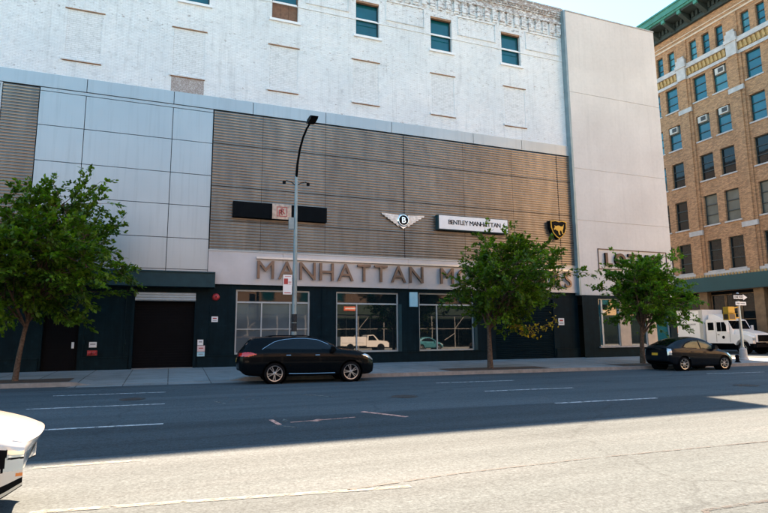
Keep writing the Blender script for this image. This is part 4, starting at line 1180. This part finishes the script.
WC = dict(SUV); WC.update(n=400, NA=110, spokes=7, cladding=False, trimq=.03, blacktrim=True, strip=(.10,.24), bulge=(.10,.10), nose=[(0,-1.2),(.2,-.4),(.45,.1),(.7,.4),(.88,.8),(1,1)],
  zsh=[(0,1.12),(.4,1.20),(2.5,1.18),(3.6,1.12),(4.3,.94),(4.75,.84),(4.98,.765)],
  ztop=[(0,1.16),(.10,1.24),(.28,1.45),(.46,1.62),(.62,1.665),(1.1,1.69),(1.8,1.70),(2.5,1.68),(2.95,1.58),(3.3,1.40),(3.72,1.20),(4.2,1.04),(4.6,.93),(4.85,.84),(4.98,.78)],
  plan=[(0,.80),(.12,.92),(.4,.98),(1.2,1.0),(3.9,1.0),(4.5,.97),(4.82,.90),(4.98,.80)],
  wr=[(0,.76),(.5,.70),(1.5,.69),(2.8,.68),(3.2,.70),(3.75,.80),(4.5,.80),(4.98,.78)],
  zlo=[(0,.50),(.25,.33),(.8,.26),(3.9,.22),(4.5,.24),(4.8,.31),(4.98,.40)],
  side=[('lamp_line', [(4.70,.655),(4.72,.67),(5.0,.655),(5.0,.64)], 'A'), ('indicator', [(4.86,.50),(4.86,.53),(4.99,.525),(4.99,.495)], 'A'), ('headlight', [(4.66,.56),(4.70,.73),(5.0,.71),(5.0,.545)], 'AB'), ('trim', [(4.62,.55),(4.54,.70),(4.58,.745),(4.70,.735),(4.665,.555)], 'A'), ('chrome_strip', [(3.9,.765),(3.9,.80),(4.44,.755),(4.42,.72)], 'A'),  # bluish line along the fender crease, put in as colour
        ('side_window', [(.80,1.26),(1.20,1.50),(1.62,1.58),(2.35,1.60),(2.78,1.55),(3.20,1.37),(3.50,1.22),(3.40,1.19),(2.0,1.22)], 'B'), ('tail_light', [(-.05,1.02),(.0,1.17),(.40,1.155),(.62,1.08),(.30,1.0)], 'A')],
  ends=dict(rear=[('tail_light', (.52,1.0,1.0,1.14))], front=[('grille', (0,.42,.50,.70)), ('headlight', (.52,1,.56,.69))]),
  seams=[[(2.42,.42),(2.40,.8),(2.42,1.18)],[(3.52,.42),(3.55,.8),(3.50,1.13)]],
  handles=[(1.72,1.06),(2.78,1.05)], mirror=(3.30,1.22), chrome=[[(.78,1.24),(.95,1.36),(1.20,1.51),(1.62,1.59),(2.35,1.62),(2.78,1.57),(3.22,1.38)]], bars=[])
near = ('lamp_line','indicator','headlight','trim','chrome_strip','fog_light')
WC['side'] = [(n_, [(4.98-(4.98-a)*.42 if a < 4.98 else a, b) for a, b in p_], sg_) if n_ in near else (n_, p_, sg_) for n_, p_, sg_ in WC['side']]
wc = car('moving_car', 'white car entering the picture at the lower left corner in the sunlit lane', 'car', (-6.19, 6.02, 0), R(7), WC, 'carwhite')

# cars on the opposite kerb (seen in the shop windows)
sd = car('parked_car', 'teal car on the opposite kerb, reflected in the right shop window', 'car', (27.5, -5.6, 0), 0, dict(HB), 'carteal', 'cars parked across the avenue')

def work_truck(name, label, cat, loc, rz, group=None):
    t = thing(name, label, cat, loc, rz, group)
    m = MB(); m.box(0,3.0,-.98,.98,.62,1.62); m.build('utility_body', M['white'], t)
    m = MB()
    for sg in (-1,1):
        for a in (.15,.95,2.0): m.box(a, a+.75, sg*.98, sg*1.0, .95, 1.55)
    m.build('locker_door', M['whitematte'], t)
    m = MB(); m.prism([(3.05,.5),(3.05,1.15),(3.15,1.8),(3.9,1.84),(4.5,1.22),(5.55,1.08),(5.75,.9),(5.75,.45)], lambda u,v,w: (u,w,v), -.95, .95); m.build('cab', M['white'], t)
    m = MB()
    for sg in (-1,1): m.prism([(3.25,1.2),(3.3,1.72),(3.85,1.74),(4.3,1.22)], lambda u,v,w: (u,w,v), sg*.95, sg*.965)
    m.build('side_window', M['glass_car'], t)
    for a in (1.1,4.75):
        for sg in (-1,1): wheel(t, a, sg*.84, .38, sg, 8)
        m = MB()
        for sg in (-1,1): m.lathe([(.0,0),(.46,0)], (a, sg*(.985 if a < 3 else .955), .40), 'y', 24)
        m.build('wheel_arch', M['blackmatte'], t)
    return t
work_truck('work_truck', 'white work truck on the opposite kerb, reflected in the middle shop window', 'truck', (17.6, -3.9, 0), 0)

# ------------------------------------------------------------------ box truck on the cross street
HEAD = R(-91)    # direction the truck faces
def box_truck():
    # local: x forward (rear axle side at 0), right side is -Y local
    t = thing('box_truck', 'white box truck with crew cab and yellow-orange logo waiting on the sunny cross street', 'truck', (41.0, 35.6, 0), HEAD)
    t['label'] = 'white box truck with crew cab and orange logo on the cross street'
    m = MB(); m.box(-1.7, 4.1, -1.2, 1.2, 1.05, 3.75); bx = m.build('cargo_box', M['white'], t)
    m = MB()
    for x in (-1.7, 4.04): 
        for sg in (-1, 1): m.box(x, x+.07, sg*1.2, sg*1.225, 1.05, 3.75)
    for z in (1.05, 3.66): 
        for sg in (-1,1): m.box(-1.63, 4.04, sg*1.2, sg*1.222, z, z+.09)
    m.build('edge_rail', M['alu'], bx)
    m = MB(); m.box(3.75,4.03,-1.206,-1.201,1.14,3.66); m.build('corner_panel', M['alu'], bx)
    m = MB(); m.box(.55, 1.45, -1.206, -1.2, 1.75, 2.45); lg = m.build('orange_logo', M['orange'], bx)
    for cx_, ch in ((.62,'1'),(.88,'5'),(1.14,'2')):
        tm, a, b, h = text_mesh(ch, .5, .004, lambda u,v,w: (cx_+u, -1.207-w, 1.92+v), .01); tm.build('numeral', M['white'], lg)
    m = MB()
    rnd = random.Random(5)
    for z, a, b in ((1.52,.6,1.4),(2.85,1.75,3.35),(2.42,1.8,3.4),(2.0,2.15,3.0),(1.42,.7,1.3)):
        x = a
        while x < b:
            w = rnd.uniform(.06,.12); m.box(x, x+w, -1.206, -1.2, z, z+.13); x += w+.045
    m.build('lettering', M['greytext'], bx)
    m = MB(); m.box(-1.6, 7.4, -.45, .45, .62, .95); m.box(-1.6,4.1,-1.0,1.0,.9,1.05); m.build('chassis', M['blackmatte'], t)
    m = MB(); m.box(2.9,4.0,-1.15,-.7,.5,.95); m.build('side_locker', M['alu'], t)
    # crew cab
    f = lambda u,v,w: (u,w,v)
    m = MB(); m.prism([(4.30,.85),(4.30,2.72),(4.42,2.86),(6.15,2.86),(6.32,2.78),(6.72,1.98),(6.72,.85)], f, -1.12, 1.12); cab = m.build('cab', M['white'], t, sharp=None)
    m = MB(); m.prism([(4.4,2.86),(4.5,3.35),(5.0,3.3),(5.9,2.87)], f, -.9, .9); m.build('wind_deflector', M['white'], cab)
    m = MB(); m.prism([(6.32,2.70),(6.68,2.02),(6.72,2.03),(6.36,2.72)], f, -1.0, 1.0); m.build('windshield', M['glass_car'], t)
    for pts in ([(4.5,1.95),(4.5,2.6),(5.05,2.6),(5.05,1.95)], [(5.35,1.85),(5.35,2.62),(6.05,2.62),(6.32,2.15),(6.32,1.85)]):
        for sg in (-1,1): m = MB(); m.prism(pts, f, sg*1.12, sg*1.135); m.build('side_window', M['glass_car'], t)
    for sg in (-1,1):
        for x in (5.25, 6.5): m = MB(); m.tube([(x, sg*1.125, .95), (x, sg*1.125, 2.7)], .012, 4); m.build('door_seam', M['blackmatte'], t)
        m = MB(); m.tube([(5.75, sg*1.13, 2.62), (5.75, sg*1.13, 1.85)], .02, 4); m.build('window_bar', M['white'], t)
    m = MB(); m.box(5.38,5.55,-1.16,-1.12,1.55,1.6); m.box(5.38,5.55,1.12,1.16,1.55,1.6); m.build('door_handle', M['black'], t)
    m = MB(); m.lathe([(0,0),(.13,0),(.13,-.01),(0,-.01)], (5.9,-1.125,1.35), 'y', 16); m.build('door_emblem', M['black'], t)
    # hood narrower than the fenders
    m = MB(); m.prism([(6.72,1.15),(6.72,1.98),(7.6,1.86),(8.35,1.66),(8.5,1.5),(8.5,.95),(7.0,.95)], f, -.82, .82); m.build('bonnet', M['white'], t)
    for sg in (-1,1):
        m = MB(); pts = [(6.72,.9),(6.72,1.6),(7.2,1.62),(7.95,1.55),(8.4,1.38),(8.42,.85),(8.12,.85)]
        for k in range(9):
            a = R(8+k*20); pts.append((7.55+.60*math.cos(a), .60+.60*math.sin(a)+.0))
        m.prism(pts, f, sg*.80, sg*1.15); m.build('fender', M['white'], t)
        m = MB(); m.box(8.38,8.47,sg*.86,sg*1.12,1.10,1.32); m.build('headlight', M['lens'], t)
        m = MB(); m.tube([(6.5,sg*1.12,2.2),(6.6,sg*1.4,2.3),(6.6,sg*1.4,1.75),(6.5,sg*1.12,1.8)], .015, 5); m.box(6.55,6.62,sg*1.32,sg*1.55,1.75,2.35); m.build('wing_mirror', M['whitematte'], t)
    m = MB(); m.box(8.5,8.55,-.62,.62,1.0,1.52)
    for k in range(6): m.box(8.55,8.57,-.6,.6,1.03+.08*k,1.06+.08*k)
    m.build('grille', M['black'], t)
    m = MB(); m.box(8.45,8.72,-1.15,1.15,.55,.85); m.build('bumper', M['black'], t)
    for x in (.2, 7.55):
        for sg in (-1,1): wheel(t, x, sg*.98, .50, sg, 8, rimr=.58, wd=.30)
    m = MB()
    for sg in (-1,1): m.lathe([(.62,0),(.62,-sg*.35),(0,-sg*.35)], (7.55, sg*1.13, .60), 'y', 20)
    m.build('wheel_well', M['blackmatte'], t)
    return t
truck = box_truck()
# place it so that its front right wheel stands at the measured spot
fx = Vector((43.4, 31.9, 0)); rot = Matrix.Rotation(HEAD, 3, 'Z')
truck.location = fx - rot @ Vector((7.55, -1.1, 0))

# ------------------------------------------------------------------ corner signal pole
cpx, cpy = 30.35, 22.35
s = thing('signal_pole', 'grey signal pole with heavy base at the corner, right of the dark hatchback', 'pole', (cpx, cpy, .15))
m = MB(); m.lathe([(0,0),(.26,0),(.26,.10),(.21,.16),(.19,.62),(.12,.70),(.09,.74),(0,.74)], (0,0,0), 'z', 16); m.build('base', M['stone'], s)
m = MB(); m.tube([(0,0,.7),(0,0,3.75)], [.075,.065], 12); m.build('pole', M['alu'], s)
m = MB(); m.lathe([(0,0),(.09,0),(.05,.08),(0,.1)], (0,0,3.75), 'z', 12); m.build('cap', M['alu'], s)
tl = thing('traffic_light', 'yellow traffic signal mounted on the corner pole', 'traffic light', (cpx-.12, cpy, 2.45))
m = MB(); m.tube([(.08,0,.72),(-.25,0,.66),(-.42,0,.62)], .035, 8); m.tube([(.08,0,.1),(-.25,0,.1),(-.42,0,.12)], .035, 8); m.build('bracket', M['yellow'], tl)
m = MB(); m.box(-.98,-.42,-.18,.18,-.04,.36); m.box(-.95,-.45,-.16,.16,.38,.72); m.build('housing', M['yellow'], tl)
m = MB(); m.box(-.99,-.98,-.13,.13,.02,.30); m.box(-.93,-.5,-.19,-.18,.02,.30); m.build('lens', simple('signal_lens', (.08,.05,.03), .3), tl)
m = MB(); m.prism([(-.93,-.19),(-.5,-.19),(-.5,-.42),(-.55,-.42),(-.55,-.21),(-.88,-.21),(-.88,-.42),(-.93,-.42)], lambda u,v,w:(u,v,w), .33, .35); m.build('visor', M['yellow'], tl)
ow = thing('one_way_sign', 'black one way arrow sign on top of the corner pole', 'sign', (cpx+.05, cpy-.1, 3.52))
m = MB(); m.box(-.62,.62,-.02,0,0,.40); m.build('board', M['black'], ow)
m = MB(); m.prism([(-.55,.10),(.22,.10),(.22,.03),(.56,.20),(.22,.37),(.22,.30),(-.55,.30)], lambda u,v,w: (u,-w,v), .02, .026); ar = m.build('arrow', M['whitematte'], ow)
tm, a, b, h = text_mesh('ONE WAY', .17, .004, lambda u,v,w: (-.50+u*.92, -.027-w, .145+v), .003); tm.build('lettering', M['black'], ar)
sn = thing('street_sign', 'small pale plate under the one way arrow on the corner pole', 'sign', (cpx+.05, cpy-.1, 3.26))
m = MB(); m.box(-.42,.42,-.02,0,0,.20); m.build('board', M['whitematte'], sn)
m = MB(); m.box(-.34,-.1,-.024,-.02,.07,.13); m.box(-.04,.32,-.024,-.02,.07,.13); m.build('lettering', M['greytext'], sn)
# hydrant-like small stub at the kerb by the crossing
s = thing('bollard', 'short black stub post at the kerb below the corner pole', 'bollard', (27.9, 20.9, .15))
m = MB(); m.lathe([(0,0),(.13,0),(.13,.05),(.09,.09),(.09,.30),(.11,.33),(.07,.40),(0,.42)], (0,0,0), 'z', 14); m.build('post', M['black'], s)
m = MB(); m.lathe([(0,0),(.16,0),(.16,.03),(0,.03)], (0,0,0), 'z', 14); m.build('flange', M['black'], s)

# ------------------------------------------------------------------ opposite side of the avenue (lights and mirrors in the front)
H_ = lambda u, v, w: (u, -14.0+w, v)
def opp(name, label, x0, x1, h, mat, storeys, dx):
    b = thing(name, label, 'building', ((x0+x1)/2, -14, 0))
    hl = []
    fl = (h-5.5)/storeys
    n = int((x1-x0)/dx)
    for s_ in range(storeys):
        for i in range(n):
            a = x0+(i+.5)*(x1-x0)/n-.75; hl.append((a, a+1.5, 5.5+fl*s_+.7, 5.5+fl*s_+2.7))
    m = MB(); wall(m, H_, x0, x1, 4.6, h, hl, .3); m.build('wall', mat, b)
    m = MB(); m.box(x0, x1, -30, -14.4, 0, h-.1); m.build('rear_wall', mat, b)
    m = MB(); fbox(m, H_, x0, x1, h, h+.5, -.4, .5); m.build('cornice', M['stone'], b)
    m = MB()
    for (p,q,r,s_) in hl: fbox(m, H_, p, q, r, s_, -.3, -.25)
    m.build('pane', M['glass_sky'], b)
    m = MB(); fbox(m, H_, x0, x1, 0, 4.6, -.4, -.3); m.build('shopfront', M['glass_dk'], b)
    m = MB(); fbox(m, H_, x0, x1, 3.9, 4.7, -.1, .15); m.build('fascia', M['shed'], b)
    fix(b)
opp('brick_building', 'pale brick building across the avenue behind the viewer', -70, -14, 15, M['far_brick'], 3, 4)
opp('brick_building', 'long tan building across the avenue behind the sidewalk shed', -14, 46, 17, M['far_brick'], 3, 4.4)
opp('brick_building', 'taller unseen building across the avenue, made golden to reflect in the ribbed cladding', 46, 120, 38, M['reflector_brick'], 8, 5)  # unseen; extent and colour shaped for the golden reflection in the slats
s = thing('sidewalk_shed', 'scaffold sidewalk shed across the avenue, seen reflected in the shop windows', 'scaffold', (30, -9, 0))
m = MB(); m.box(-6, 58, -13.6, -8.0, 4.25, 4.4); m.build('deck', M['blackmatte'], s)
m = MB(); m.box(-6, 58, -8.0, -7.92, 4.3, 5.6); m.build('parapet_board', M['shed'], s)
m = MB(); m.tube([(-6,-8.1,4.15),(58,-8.1,4.15)], .07, 6); m.tube([(-6,-8.1,2.55),(58,-8.1,2.55)], .03, 6); m.build('rail', M['galv'], s)
for i in range(20):
    x = -5+3.3*i; m = MB(); m.tube([(x,-8.1,.15),(x,-8.1,4.2)], .055, 8); m.tube([(x,-13.2,.15),(x,-13.2,4.2)], .05, 8); m.build('post', M['galv'], s)
    if i % 2 == 0: m = MB(); m.tube([(x,-8.1,2.5),(x+1.4,-8.1,4.15)], .03, 6); m.tube([(x,-8.1,2.0),(x-1.5,-8.1,1.1)], .03, 6); m.build('brace', M['galv'], s)
fix(s)
s = plate('shop_sign', 'orange red shop sign under the shed across the avenue', 'sign', 20.3, 0, 1.7, .5, simple('orange_red_board', (.75,.16,.08), .5), ((.1,.9,.35,.65,M['whitematte']),))
s.location = (20.3, -7.9, 4.75); s.rotation_euler = (0,0,math.pi)

# ------------------------------------------------------------------ light, sky, camera
AX, AY = .14, .7185                           # shadow offset per metre of height
to_sun = Vector((AX, AY, 1)).normalized()
el = math.asin(to_sun.z); az = math.atan2(to_sun.x, to_sun.y)
sun = bpy.data.lights.new('sun', 'SUN'); sun.energy = 5.0; sun.angle = R(.53); sun.color = (1, .70, .48)
so = bpy.data.objects.new('sun', sun); col.objects.link(so)
so.rotation_euler = (-to_sun).to_track_quat('-Z', 'Y').to_euler(); so.location = (0, 0, 60)
w = bpy.data.worlds.new('World'); sc.world = w; w.use_nodes = True
nt = w.node_tree; bg = nt.nodes['Background']; sk = nt.nodes.new('ShaderNodeTexSky'); sk.sky_type = 'NISHITA'; sk.sun_disc = False
sk.sun_elevation = el; sk.sun_rotation = az; sk.air_density = 1.1; sk.dust_density = .3; sk.ozone_density = .9
tint = nt.nodes.new('ShaderNodeMix'); tint.data_type = 'RGBA'; tint.blend_type = 'MULTIPLY'; tint.inputs[0].default_value = 1
nt.links.new(sk.outputs[0], tint.inputs[6]); tint.inputs[7].default_value = (.79, 1.03, 1.0, 1); nt.links.new(tint.outputs[2], bg.inputs[0]); bg.inputs[1].default_value = .06

cam = bpy.data.cameras.new('camera'); co = bpy.data.objects.new('camera', cam); col.objects.link(co); sc.camera = co
cam.sensor_width = 36; cam.lens = 552.32/768*36; cam.clip_start = .05; cam.clip_end = 3000
yaw, pitch, roll = .3673617, .1430664, -.00810743
cy, sy, cp, sp_ = math.cos(yaw), math.sin(yaw), math.cos(pitch), math.sin(pitch)
f = Vector((sy*cp, cy*cp, sp_)); r = Vector((cy, -sy, 0)); u = r.cross(f)
r2 = r*math.cos(roll)+u*math.sin(roll); u2 = -r*math.sin(roll)+u*math.cos(roll)
co.matrix_world = Matrix(((r2.x,u2.x,-f.x,0),(r2.y,u2.y,-f.y,0),(r2.z,u2.z,-f.z,1.68),(0,0,0,1)))
sc.view_settings.view_transform = 'Standard'; sc.view_settings.look = 'None'; sc.view_settings.exposure = 2.95; sc.view_settings.gamma = 1
sc.view_settings.use_curve_mapping = False
sc.cycles.max_bounces = 6; sc.cycles.diffuse_bounces = 3; sc.cycles.glossy_bounces = 3; sc.cycles.transparent_max_bounces = 6
sc.cycles.use_denoising = True
